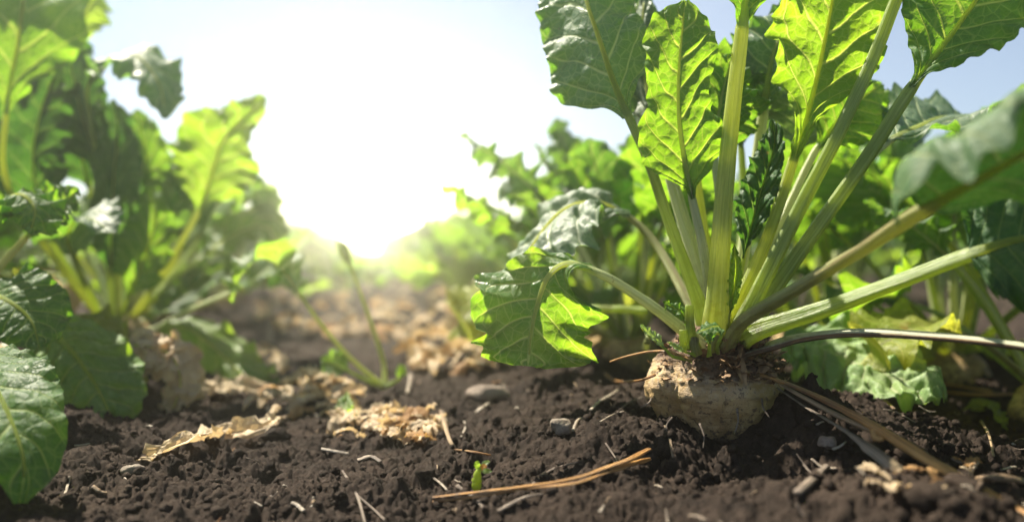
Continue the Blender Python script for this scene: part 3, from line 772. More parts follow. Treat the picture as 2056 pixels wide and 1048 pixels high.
# tiny sprout leaves round the crown
add_leaf(beet, PP([(1388, 722, .645), (1352, 716, .64), (1335, 700, .64), (1312, 682, .64), (1296, 668, .64), (1284, 652, .64)]), 2,
         .0065, (.5, -.6, .6), .0018, .0012, 'leaf_pale', 'sprout', 4.1, fold=.4, ruffle=.2, res=(36, 17), quilt=.0006)
add_leaf(beet, PP([(1395, 712, .645), (1375, 706, .64), (1358, 698, .638), (1340, 686, .638)]), 1,
         .004, (.4, -.6, .6), .0016, .001, 'leaf_pale', 'sprout', 1.1, fold=.3, ruffle=.2, res=(26, 13), quilt=.0006)
add_leaf(beet, PP([(1405, 700, .66), (1390, 660, .65), (1368, 628, .65), (1340, 612, .65), (1330, 606, .65)]), 1,
         .007, (.1, -.7, .7), .0018, .0014, 'leaf', 'sprout', 7.1, fold=.2, ruffle=.4, res=(36, 17), quilt=.0008)
add_leaf(beet, PP([(1440, 708, .645), (1442, 690, .64), (1450, 668, .636), (1440, 655, .63), (1415, 662, .625), (1398, 668, .625)]), 2,
         .0085, (0, -.5, .8), .0020, .0014, 'leaf', 'sprout', 5.5, fold=-.2, ruffle=.3, res=(36, 17), quilt=.0008)
add_leaf(beet, PP([(1424, 715, .64), (1424, 690, .636), (1420, 672, .634), (1408, 660, .633)]), 1,
         .006, (.3, -.8, .4), .0018, .0014, 'leaf_wax', 'sprout', 8.5, fold=.3, ruffle=.3, res=(26, 13), quilt=.0008)
for (a, b_) in (((1392, 700), (1384, 612)), ((1400, 712), (1394, 676)), ((1432, 706), (1440, 672)), ((1378, 700), (1372, 662))):
    Cp, L = spline(PP([(a[0], a[1], .648), ((a[0] + b_[0]) / 2 - 2, (a[1] + b_[1]) / 2, .645), (b_[0], b_[1], .645)]), 14)
    Vt, Ft, at = tube(Cp, CAMN, np.linspace(.0042, .0032, 14), 12, wob=.1, seed=a[0])
    link('stalk_stub', mesh_np('stalk_stub', Vt - np.array(beet.location), Ft, M['stalk_red'] if a[0] > 1395 else M['stalk'], at), root_o)

# ------------------------------------------------------------------ plants of the left row, near ones leaf by leaf
lp = empty('sugar_beet', tuple(ground(-.60, 1.24)), 'tall leafy sugar beet plant at the head of the row across the bare furrow', 'sugar beet', 'sugar beets growing in the field')
LQ = dict(res=(60, 31), nseg=12)
C0 = (232, 672, 1.24)
def left(pts, cut, hw, n, mat='leaf', smat='stalk', seed=1.0, r=(.006, .004), **kw):
    add_leaf(lp, PP([C0] + pts), cut, hw, n, r[0], r[1], mat, smat, seed, **{**LQ, **kw})
left([(110, 520, 1.15), (15, 370, 1.08), (12, 230, 1.05), (35, 90, 1.05), (48, 0, 1.06), (60, -90, 1.10), (80, -180, 1.15)], 3, .098, (.1, -1, .2), 'leaf_lit', 'stalk_yellow', 2.0, fold=.1, ruffle=.15)
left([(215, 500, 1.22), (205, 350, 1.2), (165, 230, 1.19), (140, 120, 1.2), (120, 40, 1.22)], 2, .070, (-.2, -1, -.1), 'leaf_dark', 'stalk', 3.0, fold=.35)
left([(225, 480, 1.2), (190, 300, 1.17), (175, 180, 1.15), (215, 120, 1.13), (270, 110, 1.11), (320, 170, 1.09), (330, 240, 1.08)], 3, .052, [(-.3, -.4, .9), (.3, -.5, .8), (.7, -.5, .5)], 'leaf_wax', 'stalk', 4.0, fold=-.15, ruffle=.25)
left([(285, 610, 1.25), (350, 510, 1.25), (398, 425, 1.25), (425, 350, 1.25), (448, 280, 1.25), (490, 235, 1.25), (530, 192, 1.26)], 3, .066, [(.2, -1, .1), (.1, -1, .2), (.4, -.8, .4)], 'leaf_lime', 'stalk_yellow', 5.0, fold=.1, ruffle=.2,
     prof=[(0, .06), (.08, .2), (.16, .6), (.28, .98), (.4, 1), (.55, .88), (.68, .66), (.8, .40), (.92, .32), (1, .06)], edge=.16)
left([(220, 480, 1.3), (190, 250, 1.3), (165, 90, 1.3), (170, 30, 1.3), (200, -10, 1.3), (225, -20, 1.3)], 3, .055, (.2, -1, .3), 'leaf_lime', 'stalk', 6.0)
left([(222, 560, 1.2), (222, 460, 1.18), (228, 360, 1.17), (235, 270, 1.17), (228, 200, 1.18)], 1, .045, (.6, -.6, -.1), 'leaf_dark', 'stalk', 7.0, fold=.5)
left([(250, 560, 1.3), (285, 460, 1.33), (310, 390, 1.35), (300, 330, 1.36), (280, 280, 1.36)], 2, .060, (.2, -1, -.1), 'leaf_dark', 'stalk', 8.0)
left([(185, 600, 1.15), (150, 520, 1.08), (135, 480, 1.05), (150, 445, 1.02), (185, 440, 0.99), (225, 470, .97)], 2, .050, [(0, -.2, 1), (.1, -.3, .9), (.4, -.4, .7)], 'leaf_wax', 'stalk', 9.0, fold=.2)
left([(255, 600, 1.2), (285, 530, 1.18), (305, 470, 1.17), (310, 420, 1.17), (300, 380, 1.18)], 1, .042, (.1, -1, .1), 'leaf', 'stalk', 1.5, fold=.2)
left([(225, 560, 1.25), (245, 430, 1.26), (290, 330, 1.27), (285, 270, 1.27), (275, 220, 1.28)], 2, .040, (.3, -.9, .2), 'leaf', 'stalk', 2.5)
left([(262, 640, 1.3), (330, 570, 1.32), (400, 480, 1.36), (440, 410, 1.4), (470, 380, 1.44), (520, 400, 1.46), (550, 450, 1.47)], 3, .060, [(-.2, -.6, .8), (.3, -.6, .7)], 'leaf', 'stalk', 3.5)
left([(295, 665, 1.22), (385, 620, 1.22), (460, 588, 1.22), (505, 565, 1.22), (545, 540, 1.24), (580, 560, 1.25), (600, 600, 1.25)], 3, .035, [(0, -.3, 1), (.5, -.4, .7)], 'leaf', 'stalk_pale', 4.5)
left([(290, 690, 1.2), (360, 655, 1.17), (420, 690, 1.14), (480, 745, 1.10), (545, 795, 1.07), (580, 800, 1.06)], 1, .052, [(.1, -.7, .7), (.2, -.8, .5)], 'leaf_lime', 'stalk_yellow', 5.5, fold=-.4, r=(.005, .0035))
left([(190, 590, 1.3), (120, 553, 1.25), (40, 553, 1.2), (-30, 575, 1.15), (-110, 640, 1.1)], 3, .05, (0, -.3, 1), 'leaf_yellowing', 'stalk_pale', 6.5)
left([(170, 610, 1.35), (120, 585, 1.36), (80, 560, 1.37), (62, 575, 1.37), (55, 610, 1.37)], 2, .03, (0, -.9, .4), 'leaf_orange', 'stalk_rot', 7.5)
left([(250, 620, 1.35), (270, 480, 1.42), (250, 380, 1.5), (235, 320, 1.55), (245, 260, 1.6)], 2, .06, (0, -1, .2), 'leaf', 'stalk', 8.5)
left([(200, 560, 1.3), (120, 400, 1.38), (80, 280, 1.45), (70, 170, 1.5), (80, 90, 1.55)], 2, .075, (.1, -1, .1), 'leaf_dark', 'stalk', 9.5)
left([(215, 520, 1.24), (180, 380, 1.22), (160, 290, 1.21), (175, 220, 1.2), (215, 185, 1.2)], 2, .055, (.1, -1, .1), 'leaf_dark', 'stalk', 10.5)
left([(240, 500, 1.27), (262, 390, 1.28), (254, 310, 1.28), (262, 235, 1.28)], 1, .040, (.1, -1, .2), 'leaf_lime', 'stalk_yellow', 11.5)
left([(265, 560, 1.3), (330, 450, 1.33), (380, 380, 1.35), (440, 330, 1.37), (485, 325, 1.38)], 2, .046, (.1, -.9, .4), 'leaf_lit', 'stalk', 12.5)
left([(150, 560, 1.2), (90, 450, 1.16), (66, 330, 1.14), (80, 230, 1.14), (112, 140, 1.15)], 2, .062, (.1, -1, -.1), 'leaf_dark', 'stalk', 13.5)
left([(300, 600, 1.3), (400, 520, 1.35), (470, 470, 1.4), (530, 455, 1.42), (565, 500, 1.42)], 2, .052, [(0, -.6, .8), (.2, -.7, .6)], 'leaf_lit', 'stalk', 14.5)
left([(290, 640, 1.3), (360, 600, 1.34), (410, 560, 1.38), (450, 540, 1.4), (490, 560, 1.4)], 1, .036, (.1, -.8, .5), 'leaf', 'stalk', 15.5)
lroot_v, lroot_f = ICO3
def small_root(plant, r=.045, z=.01, seed=0.0):
    v, f = ICO3
    d = 1 + .18 * pnoise(v[:, 0] * 2 + seed, v[:, 1] * 2, v[:, 2] * 2)
    return link('root', mesh_np('root', v * d[:, None] * np.array([r, r, r * .9]) + np.array([0, 0, z]), f, M['root']), plant)
small_root(lp)

# the plant at the picture's left edge, close to the viewer
ln = empty('sugar_beet', tuple(ground(-.60, .92)), 'shaded sugar beet plant with broad low leaves drooping onto the soil, nearest across the furrow', 'sugar beet', 'sugar beets growing in the field')
small_root(ln, seed=3.0)
N0 = (-110, 730, .90)
def near(pts, cut, hw, n, mat='leaf', smat='stalk', seed=1.0, r=(.006, .004), **kw):
    add_leaf(ln, PP([N0] + pts), cut, hw, n, r[0], r[1], mat, smat, seed, **{**LQ, 'res': (80, 41), **kw})
near([(-60, 640, .88), (20, 640, .87), (90, 660, .87), (140, 700, .86), (190, 770, .85), (220, 830, .84), (225, 865, .84)], 3, .058, [(.2, -.45, .85), (.35, -.7, .55), (.35, -.8, .3)], 'leaf_sun_tint', 'stalk', 2.1, fold=-.25, ruffle=.15, quilt=.005, waves=3,
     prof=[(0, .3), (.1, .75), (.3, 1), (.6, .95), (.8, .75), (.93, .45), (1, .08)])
near([(-80, 620, .83), (-40, 590, .80), (10, 600, .78), (60, 640, .77), (80, 700, .76)], 2, .045, [(.1, -.7, .7), (.4, -.8, .4)], 'leaf', 'stalk', 3.2, fold=-.1, ruffle=.12, prof=[(0, .3), (.1, .75), (.3, 1), (.6, .95), (.8, .75), (.93, .45), (1, .08)])
near([(-120, 690, .72), (-70, 700, .64), (-20, 760, .585), (25, 850, .55), (48, 930, .535), (40, 1010, .525)], 2, .038, [(.3, -.6, .7), (.4, -.75, .5)], 'leaf', 'stalk', 4.3, fold=-.15, ruffle=.14, waves=4,
     prof=[(0, .3), (.1, .7), (.25, 1), (.55, 1), (.8, .7), (.93, .4), (1, .08)])
near([(-60, 560, .86), (-10, 440, .84), (15, 400, .83), (45, 390, .82), (70, 420, .81), (60, 470, .80)], 3, .034, [(0, -.3, 1), (.4, -.5, .7)], 'leaf', 'stalk', 5.4, fold=-.3, ruffle=.3)
near([(-70, 620, .86), (-20, 560, .85), (50, 480, .86), (110, 420, .87), (160, 380, .88)], 3, .03, (0, -.9, .3), 'leaf', 'stalk_red', 6.4)
near([(-60, 600, .95), (80, 640, .97), (150, 650, .97), (220, 690, .96), (265, 730, .96), (285, 780, .96)], 2, .042, [(.1, -.4, .9), (.5, -.5, .6)], 'leaf_yellowing', 'stalk_pale', 7.4, fold=-.3, quilt=.005)
near([(40, 690, .96), (200, 690, .95), (290, 695, .94), (345, 715, .93), (362, 775, .925), (335, 845, .92)], 2, .034, [(.1, -.4, .9), (.1, -.8, .6)], 'leaf_dry', 'stalk_rot', 8.1, fold=-.3, crumple=.28, ruffle=.3, label='dry tan curled leaf')

# ------------------------------------------------------------------ plants of the rest of the field
def local_leaf(k, res=(44, 21), nseg=8, npet=26):
    rs = random.Random(100 + k)
    kind = ('erect', 'erect', 'erect', 'mid', 'mid', 'mid', 'droop', 'droop')[k % 8]
    pl = rs.uniform(.15, .21); bl = rs.uniform(.15, .19); hw = rs.uniform(.052, .068)
    el = {'erect': 78, 'mid': 58, 'droop': 34}[kind] + rs.uniform(-6, 6)
    bend = {'erect': 26, 'mid': 55, 'droop': 105}[kind] + rs.uniform(-10, 10)
    n = 12; pts = [np.zeros(3)]; sid = rs.uniform(-.25, .25)
    for i in range(n):
        t = i / (n - 1)
        e = math.radians(el - bend * max(0, t - .25) ** 1.1)
        st = (pl + bl) / n
        pts.append(pts[-1] + st * np.array([math.cos(e), sid * t * .6, math.sin(e)]))
    pts = np.array(pts); pts[:, 2] += .012
    cut = int(round(12 * pl / (pl + bl)))
    nrm = (-.75, .15 * rs.uniform(-1, 1), .65)
    V, Fq, at, C, N = blade(pts[cut:], nrm, hw, res[0], res[1], k * 1.37 + .5, fold=rs.uniform(-.1, .35), ruffle=rs.uniform(.16, .28), waves=rs.uniform(3.2, 5), quilt=.0025, edge=.055, curl=rs.uniform(-.3, .2))
    Cp, L = spline(pts, npet); sb = cut / 12.0; s = np.linspace(0, 1, npet)
    rr = np.where(s < sb, .0062 - .0022 * s / sb, .004 - .0034 * np.clip((s - sb) / (1 - sb), 0, 1) ** .6)
    keep = s < sb + (1 - sb) * .9
    T = tube(Cp[keep], np.array(nrm), rr[keep], nseg, sheath=.5)
    return (V, Fq, at), T
KM = ['leaf_yellowing', 'leaf_dry']
LM = ['leaf', 'leaf_wax', 'leaf_lit', 'leaf', 'leaf_lit', 'leaf_wax', 'leaf', 'leaf_spotted']
protos = []
for k in range(8):
    b, t = local_leaf(k)
    protos.append((mesh_np('leaf', b[0], b[1], M[LM[k]], b[2]), mesh_np('petiole', t[0], t[1], M[['stalk', 'stalk_pale', 'stalk', 'stalk_yellow'][k % 4]], t[2])))
for k in range(2):
    b, t = local_leaf(14 + k)
    protos.append((mesh_np('leaf', b[0], b[1], M[KM[k]], b[2]), mesh_np('petiole', t[0], t[1], M['stalk_red'], t[2])))
rv, rf = ICO3
rd = 1 + .16 * pnoise(rv[:, 0] * 2, rv[:, 1] * 2, rv[:, 2] * 2)
root_me = mesh_np('root', rv * rd[:, None] * np.array([.042, .042, .045]), rf, M['root'])
def plant_spec(rs, nl=16):
    out = []
    for i in range(nl):
        q = i / nl
        k = rs.choice([0, 1, 2]) if q < .35 else rs.choice([3, 4, 5, 1]) if q < .75 else rs.choice([6, 7, 3])
        out.append((k, i * 2.4 + rs.uniform(-.4, .4), rs.uniform(.8, 1.12), rs.uniform(-.14, .14), rs.uniform(-.12, .12)))
    return out
def detailed_plant(x, y, label, rs, scale=1.0, nl=12):
    g = ground(x, y)
    p = empty('sugar_beet', (g[0], g[1], g[2] - .005), label, 'sugar beet', 'sugar beets growing in the field')
    p.rotation_euler = (0, 0, rs.uniform(0, 6.28)); p.scale = (scale,) * 3
    link('root', root_me, p)
    for k, az, sc, tx, ty in plant_spec(rs, nl):
        if k in (6, 7) and rs.random() < .3: k = rs.choice([8, 8, 9])
        lo = link('leaf', protos[k][0], p, (math.cos(az) * .012, math.sin(az) * .012, .02))
        lo.rotation_euler = (tx, ty, az); lo.scale = (sc,) * 3
        link('petiole', protos[k][1], lo)
    return p
def far_variant(k):
    rs = random.Random(500 + k)
    Vs, Fs, at, off = [], [], {'vp': [], 'vx': [], 'vv': [], 'lm': [], 'ang': [], 'pl': []}, 0
    mats, idx = [M['leaf'], M['stalk'], M['leaf_wax'], M['leaf_lime']], []
    for kk, az, sc, tx, ty in plant_spec(rs, 16):
        b, t = FARP[kk]
        R = np.array((Matrix.Rotation(az, 3, 'Z') @ Matrix.Rotation(ty, 3, 'Y') @ Matrix.Rotation(tx, 3, 'X')))
        for part, isb in ((b, 1), (t, 0)):
            v = part[0] @ R.T * sc; n = len(v)
            Vs.append(v + np.array([0, 0, .02]))
            for f in (part[1] if isinstance(part[1], list) else [part[1]]):
                if f.shape[1] != 4: continue
                Fs.append(f + off); idx.append(np.full(len(f), (0 if kk in (0, 3, 6) else 2 if kk in (1, 5) else 3) if isb else 1))
            off += n
            for key in at:
                a = part[2].get(key)
                at[key].append(a if a is not None else (np.zeros((n, 3)) if key == 'lm' else np.zeros(n)))
    me = mesh_np('sugar_beet', np.vstack(Vs), np.vstack(Fs), None, {k2: np.concatenate(v) for k2, v in at.items()})
    for m in mats: me.materials.append(m)
    me.polygons.foreach_set('material_index', np.concatenate(idx).astype(np.int32))
    return me
FARP = [local_leaf(k, (22, 11), 5, 10) for k in range(8)]
FARV = [far_variant(k) for k in range(5)]
def on_row(p, s):
    q = PD * p + RD * s
    return float(q[0]), float(q[1])
rs = random.Random(42)
S0 = BX * RD[0] + BY * RD[1]
NEAR_LABELS = ['leafy sugar beet plant directly behind the large beet in its row', 'second leafy plant behind the large beet in its row',
               'third leafy plant behind the large beet in its row', 'fourth leafy plant behind the large beet in its row', 'fifth leafy plant behind the large beet in its row']
for i, ds in enumerate((.43, .62, .84, 1.08, 1.34)):
    x, y = on_row(ROW_P + .05 + rs.uniform(-.01, .04), S0 + ds)
    detailed_plant(x, y, NEAR_LABELS[i], rs, (.96, .92, .78, .66, .60)[i], 17)
WORDS = ['first', 'second', 'third', 'fourth', 'fifth', 'sixth', 'seventh', 'eighth', 'ninth', 'tenth']
for i, s in enumerate((.40, .58, .78, .97, 1.18, 1.40, 1.62, 1.85)):
    x, y = on_row(ROW_P + .46 + rs.uniform(-.04, .04), s)
    detailed_plant(x, y, WORDS[i] + ' plant of the row beyond the large beet, counted from the viewer', rs, rs.uniform(.92, 1.08), 17)
for i, s in enumerate((1.60, 1.82, 2.06, 2.3, 2.6)):
    x, y = on_row(ROW_P - ROW_W + rs.uniform(-.03, .03), s)
    detailed_plant(x, y, WORDS[i] + ' plant behind the tall one in the row across the furrow', rs, (.9, .82, .78, .74, .72)[i], 15)
for i, s in enumerate((.98, 1.2, 1.45, 1.7)):
    x, y = on_row(ROW_P - ROW_W - .34, s)
    detailed_plant(x, y, WORDS[i] + ' plant of the outermost row behind the row across the furrow', rs, rs.uniform(.95, 1.08), 16)
for row in range(-7, 9):
    s = {0: S0 + 1.58, -1: 2.85, 1: 2.1, -2: 1.95}.get(row, 2.0 + .1 * abs(row))
    end = 15.0 if row in (-1, 0) else 9.0
    while s < end:
        x, y = on_row(ROW_P + row * ROW_W + (-.24 if row == 1 else 0) + rs.uniform(-.05, .05), s)
        if abs(x) < y * .66 + .5:
            g = ground(x, y)
            o = link('sugar_beet', FARV[rs.randrange(5)])
            o.location = (g[0], g[1], g[2] - .005); o.rotation_euler = (0, 0, rs.uniform(0, 6.28))
            sc = rs.uniform(.66, .84) if row in (-1, 0) else rs.uniform(.72, .95); o.scale = (sc, sc, sc * rs.uniform(.9, 1.05))
            where = {0: 'the row of the large beet', -1: 'the row across the furrow'}.get(row, 'the rows beyond the large beet' if row > 0 else 'the outer rows beyond the furrow')
            tag(o, 'blurred green sugar beet plant far down ' + where, 'sugar beet', 'sugar beets far down ' + where)
        s += rs.uniform(.20, .28) * (1 + .035 * s)

for i in range(16):
    x, y = on_row(ROW_P - ROW_W / 2 + rs.uniform(-.16, .16), rs.uniform(3.0, 8.5))
    g = ground(x, y); o = link('young_beet', FARV[rs.randrange(5)]); o.location = (g[0], g[1], g[2] - .01)
    sc = rs.uniform(.28, .48); o.scale = (sc * 1.2, sc * 1.2, sc); o.rotation_euler = (0, 0, rs.uniform(0, 6.28))
    tag(o, 'low young green plant in the haze at the far end of the furrow', 'young plant', 'young plants far down the furrow')

# ------------------------------------------------------------------ small plant in the middle of the furrow
wp = empty('furrow_plant', tuple(G(772, 778)), 'spindly young plant with two long bare stalks alone in the furrow', 'plant')
d0 = wp.location.y
C1 = (772, 778, d0)
for pts, cut, hw, n, mat, sm, sd in (
        ([(700, 715, d0), (640, 645, d0), (598, 585, d0), (560, 535, d0), (520, 520, d0 - .02), (480, 560, d0 - .03), (470, 610, d0 - .03)], 3, .045, [(-.2, -.3, .9), (-.7, -.4, .5)], 'leaf_spotted', 'stalk_yellow', 1.0),
        ([(768, 720, d0 + .02), (735, 620, d0 + .04), (708, 545, d0 + .05), (690, 500, d0 + .06), (676, 482, d0 + .08)], 3, .008, (-.2, -.9, .3), 'leaf_lime', 'stalk_yellow', 2.0),
        ([(730, 760, d0), (700, 745, d0), (670, 730, d0), (645, 720, d0)], 2, .022, (0, -.7, .6), 'leaf', 'stalk', 3.0),
        ([(800, 760, d0), (806, 745, d0), (803, 730, d0)], 1, .007, (0, -.9, .3), 'leaf', 'stalk', 4.0)):
    add_leaf(wp, PP([C1] + pts), cut, hw, n, .0036, .0022, mat, sm, sd, res=(40, 21), nseg=10, sheath=.3)

# ------------------------------------------------------------------ litter on the soil
def straw(name, pts, r, mat, label, cat, group=None, seed=1.0, flat=.7, taper=.75, nseg=8, n=None, wob=.22):
    C, L = spline(pts, n or max(10, min(60, int(12 + 300 * r))))
    rr = np.linspace(1, taper, len(C)) * r * (1 + .25 * pnoise(np.linspace(0, 5, len(C)), seed, 0))
    V, F_, at = tube(C, (0.1, -.5, 1), rr, nseg, flat=flat, groove=.25, ribs=.06, wob=wob, seed=seed)
    b = C[0]
    return tag(link(name, mesh_np(name, V - b, F_, M[mat], at), None, tuple(b)), label, cat, group)
def GP(lst, lift=.002): return [G(q[0], q[1], q[2] if len(q) > 2 else lift) for q in lst]

# orange stem in front of the beet: a thing with two strands
st = empty('straw', tuple(G(1090, 992)), 'bright orange twisted dry stem lying on the soil in front of the beet', 'straw')
for k, dy, dl in ((0, 0, .004), (1, 5, .0025)):
    C, L = spline([G(862, 1016 + dy * .3, dl), G(950, 1006 + dy * .6, dl), G(1060, 993 + dy, dl + .001), G(1150, 980 + dy, dl + .002), G(1215, 962 + dy, dl + .003), G(1262, 948 + dy, dl + .004), G(1308, 930 + dy * 3, dl + .006)], 60)
    kk = np.hanning(11); kk /= kk.sum()
    C = np.stack([np.convolve(np.pad(C[:, q], 5, mode='edge'), kk, 'valid') for q in range(3)], 1)
    rr = .0007 * (1 + 1.3 * sstep(.6, .9, np.linspace(0, 1, 60)) - .9 * sstep(.93, 1, np.linspace(0, 1, 60))) * (1 + .3 * pnoise(np.linspace(0, 9, 60), k * 3.0, 0)) + .0005
    V, F_, at = tube(C, (0, -.6, 1), rr, 10, flat=.6, groove=.5, wob=.35, seed=k + 2.0)
    link('strand', mesh_np('strand', V - np.array(st.location), F_, M['straw_orange'], at), st)
# long tan stalk running out of the beet to the lower right corner
lg = empty('straw', tuple(P(1560, 780, .64)), 'long tan dry stalk with a knot running from the beet towards the lower right corner', 'straw')
def add_tube(parent, name, pts, rads, mat, seed=1.0, flat=.7, n=70, nh=(0, -.6, 1), groove=.35):
    C, L = spline(pts, n)
    rr = np.interp(np.linspace(0, 1, n), np.linspace(0, 1, len(rads)), rads) * (1 + .12 * pnoise(np.linspace(0, 9, n), seed, 0))
    V, F_, at = tube(C, nh, rr, 12, flat=flat, groove=groove, wob=.2, seed=seed)
    return link(name, mesh_np(name, V - np.array(parent.location), F_, M[mat], at), parent)
add_tube(lg, 'stalk', PP([(1515, 748, .66), (1600, 778, .63), (1700, 825, .60), (1765, 862, .575), (1850, 915, .55), (1950, 975, .51), (2056, 1035, .475), (2140, 1085, .45)]), [.0018, .0022, .0030, .0046, .0052, .0050, .0052, .005], 'straw_orange', 2.0)
add_tube(lg, 'strand', PP([(1520, 742, .665), (1600, 790, .63), (1690, 838, .602), (1768, 872, .575), (1850, 918, .552)]), [.0012, .0018, .0024, .003, .002], 'straw', 3.0)
add_tube(lg, 'knot', PP([(1752, 862, .575), (1762, 878, .572), (1774, 866, .572)]), [.0026, .0044, .003], 'straw_orange', 4.0, n=16)
# thin grey stalk with a torn flat end
tg = empty('straw', tuple(P(1570, 790, .64)), 'thin grey dry stalk with a torn flat end beneath the long tan stalk', 'straw')
add_tube(tg, 'stalk', PP([(1560, 778, .66), (1615, 815, .635), (1690, 860, .60), (1740, 895, .575), (1790, 935, .55), (1800, 948, .545)]), [.0010, .0012, .0016, .0022, .006, .007], 'straw_grey', 5.0, flat=.35)
# brown strips at the crown
straw('straw', PP([(1390, 722, .64), (1340, 706, .65), (1300, 706, .67), (1255, 716, .69), (1225, 726, .70)]), .0016, 'straw_orange', 'thin brown dry leaf stem curving off the left of the beet crown', 'straw', seed=4.0, n=30)
straw('straw', [*GP([(1215, 760, .006), (1235, 772, .004)]), P(1280, 764, .70), P(1316, 752, .68)], .0020, 'straw_orange', 'short hooked orange stem touching the left flank of the beet', 'straw', seed=5.0, n=26)
straw('straw', GP([(1640, 690, .02), (1690, 730, .006), (1740, 775, .004), (1795, 822, .003)]), .0020, 'straw', 'brown stem leaning across the pale wilted leaf', 'straw', seed=6.0, n=26)
# green cut stalk and white stub behind
straw('cut_stalk', [P(1186, 621, .95), P(1240, 620, .95), P(1300, 624, .95)], .0062, 'stalk', 'pale green cut leaf stalk lying behind the beet', 'leaf stalk', seed=2.0, n=20)
straw('cut_stalk', [G(1297, 708), P(1298, 690, .86), P(1302, 668, .86)], .0042, 'stalk_pale', 'short white stub standing behind the left of the beet crown', 'leaf stalk', seed=3.0, n=12)

# named straws: (points, radius, material, label)
ST = [
    ([(688, 948), (716, 1000), (735, 1060)], .0013, 'straw_grey', 'grey brown forked straw at the bottom edge, its tip pointing up'),
    ([(716, 1000), (760, 1035), (800, 1075)], .0011, 'straw_grey', 'grey straw branching from the forked straw at the bottom edge'),
    ([(870, 962), (885, 975), (898, 988)], .0018, 'straw_white', 'short pale split straw left of the green sprout'),
    ([(918, 978), (960, 1015), (1000, 1065)], .0018, 'straw_grey', 'thick grey straw passing under the orange stem'),
    ([(1000, 1040), (1050, 1012), (1090, 995)], .0016, 'straw_grey', 'grey straw in the crack below the orange stem'),
    ([(1066, 978), (1110, 945), (1160, 935)], .0014, 'straw_grey', 'brown straw just above the middle of the orange stem'),
    ([(1216, 892), (1235, 920), (1245, 940)], .0010, 'straw_grey', 'thin brown straw standing above the end of the orange stem'),
    ([(1336, 858), (1345, 890), (1352, 922)], .0016, 'straw', 'brown straw upright in the soil below the beet'),
    ([(1240, 835), (1262, 815), (1290, 800)], .0012, 'straw_grey', 'grey straw against the lower left of the beet'),
    ([(1150, 870), (1160, 850), (1172, 842)], .0022, 'straw_white', 'pale broken straw just right of the grey stone'),
    ([(1186, 828), (1205, 808), (1228, 795), (1240, 785)], .0024, 'straw_white', 'curved whitish straw between the grey stone and the beet'),
    ([(1205, 848), (1232, 838), (1252, 830)], .0011, 'straw_white', 'thin pale straw left of the beet'),
    ([(886, 830), (900, 880), (912, 905)], .0030, 'straw', 'broad tan straw leaning at the right end of the pale leaf heap'),
    ([(912, 905), (945, 913), (985, 918)], .0016, 'straw_orange', 'thin orange straw lying from the pale leaf heap towards the sprout'),
    ([(925, 880), (934, 860), (930, 842)], .0016, 'straw_white', 'curved pale straw right of the pale leaf heap'),
    ([(955, 832), (970, 822), (983, 812)], .0034, 'straw_white', 'white chip of straw on the bare soil right of the pale leaf heap'),
    ([(718, 930), (745, 922), (765, 932)], .0034, 'straw_white', 'curved white chip below the pale leaf heap'),
    ([(645, 906), (672, 910), (700, 914)], .0028, 'straw_white', 'pale straw left of the curved white chip'),
    ([(585, 1014), (598, 1022), (610, 1030)], .0026, 'straw_white', 'small white chip near the bottom edge'),
    ([(536, 820), (545, 845), (550, 862)], .0036, 'straw_white', 'pale upright straw at the end of the dry leaf strip'),
    ([(600, 820), (560, 850), (540, 875)], .0028, 'straw', 'tan straw leaning on the dry leaf strip'),
    ([(1600, 1000), (1630, 970), (1660, 942)], .0032, 'straw_grey', 'thick grey straw in the shade at the lower right'),
    ([(1630, 938), (1652, 942), (1680, 948)], .0018, 'straw_white', 'pale straw crossing the top of the thick grey straw'),
    ([(1600, 925), (1615, 945), (1630, 955)], .0012, 'straw_grey', 'thin grey straw behind the thick grey straw'),
    ([(1965, 970), (2010, 972), (2070, 976)], .0040, 'straw', 'stout pale straw at the right edge below the tan stalk'),
    ([(2010, 946), (2030, 944), (2040, 940)], .0018, 'straw_white', 'short pale chip above the stout straw at the right edge'),
    ([(1860, 785), (1950, 795), (2060, 798)], .0030, 'straw_orange', 'long tan straw lying flat at the right edge beyond the wilted leaf'),
    ([(1800, 765), (1900, 775), (1990, 790)], .0036, 'straw_orange', 'broad orange straw running from the wilted leaf to the right'),
    ([(2035, 898), (2050, 890), (2075, 886)], .0028, 'straw_white', 'white straw tip entering at the right edge'),
    ([(1970, 850), (1985, 875), (1995, 920)], .0016, 'straw', 'bent tan straw on the sunlit soil at the right'),
    ([(1775, 825), (1800, 830), (1838, 850)], .0012, 'straw_grey', 'thin grey stem in front of the pale wilted leaf'),
    ([(130, 1000), (136, 980), (140, 960)], .0020, 'straw_white', 'short pale straw standing on the shaded soil by the left leaves'),
    ([(186, 985), (200, 990), (214, 998)], .0022, 'straw', 'short tan straw on soil at the lower left'),
    ([(825, 755), (822, 775), (818, 795)], .0046, 'straw_white', 'pale upright straw beside the furrow plant'),
    ([(1640, 855), (1652, 857), (1668, 858)], .0014, 'straw_white', 'tiny white chip on the shaded soil right of the beet'),
    ([(1285, 560), (1330, 575), (1370, 600)], .0050, 'stalk_red', 'blurred leaf stalk lying low behind the beet'),
    ([(1150, 655), (1200, 650), (1260, 655)], .0050, 'straw', 'blurred tan straw on the soil behind the drooping leaf'),
    ([(1160, 670), (1200, 672), (1236, 668)], .0040, 'straw_grey', 'blurred brown straw behind the left of the beet'),
]
for i, (pts, r, mt, lb) in enumerate(ST):
    lift = [.003] * len(pts); 
    r = r * (.62 if mt == 'straw_white' else .85)
    straw('straw', [G(p[0], min(p[1], 1100), r * .5 + .0005) for p in pts], r, mt, lb, 'straw', 'straws lying on the soil', seed=i * 1.3, n=18)
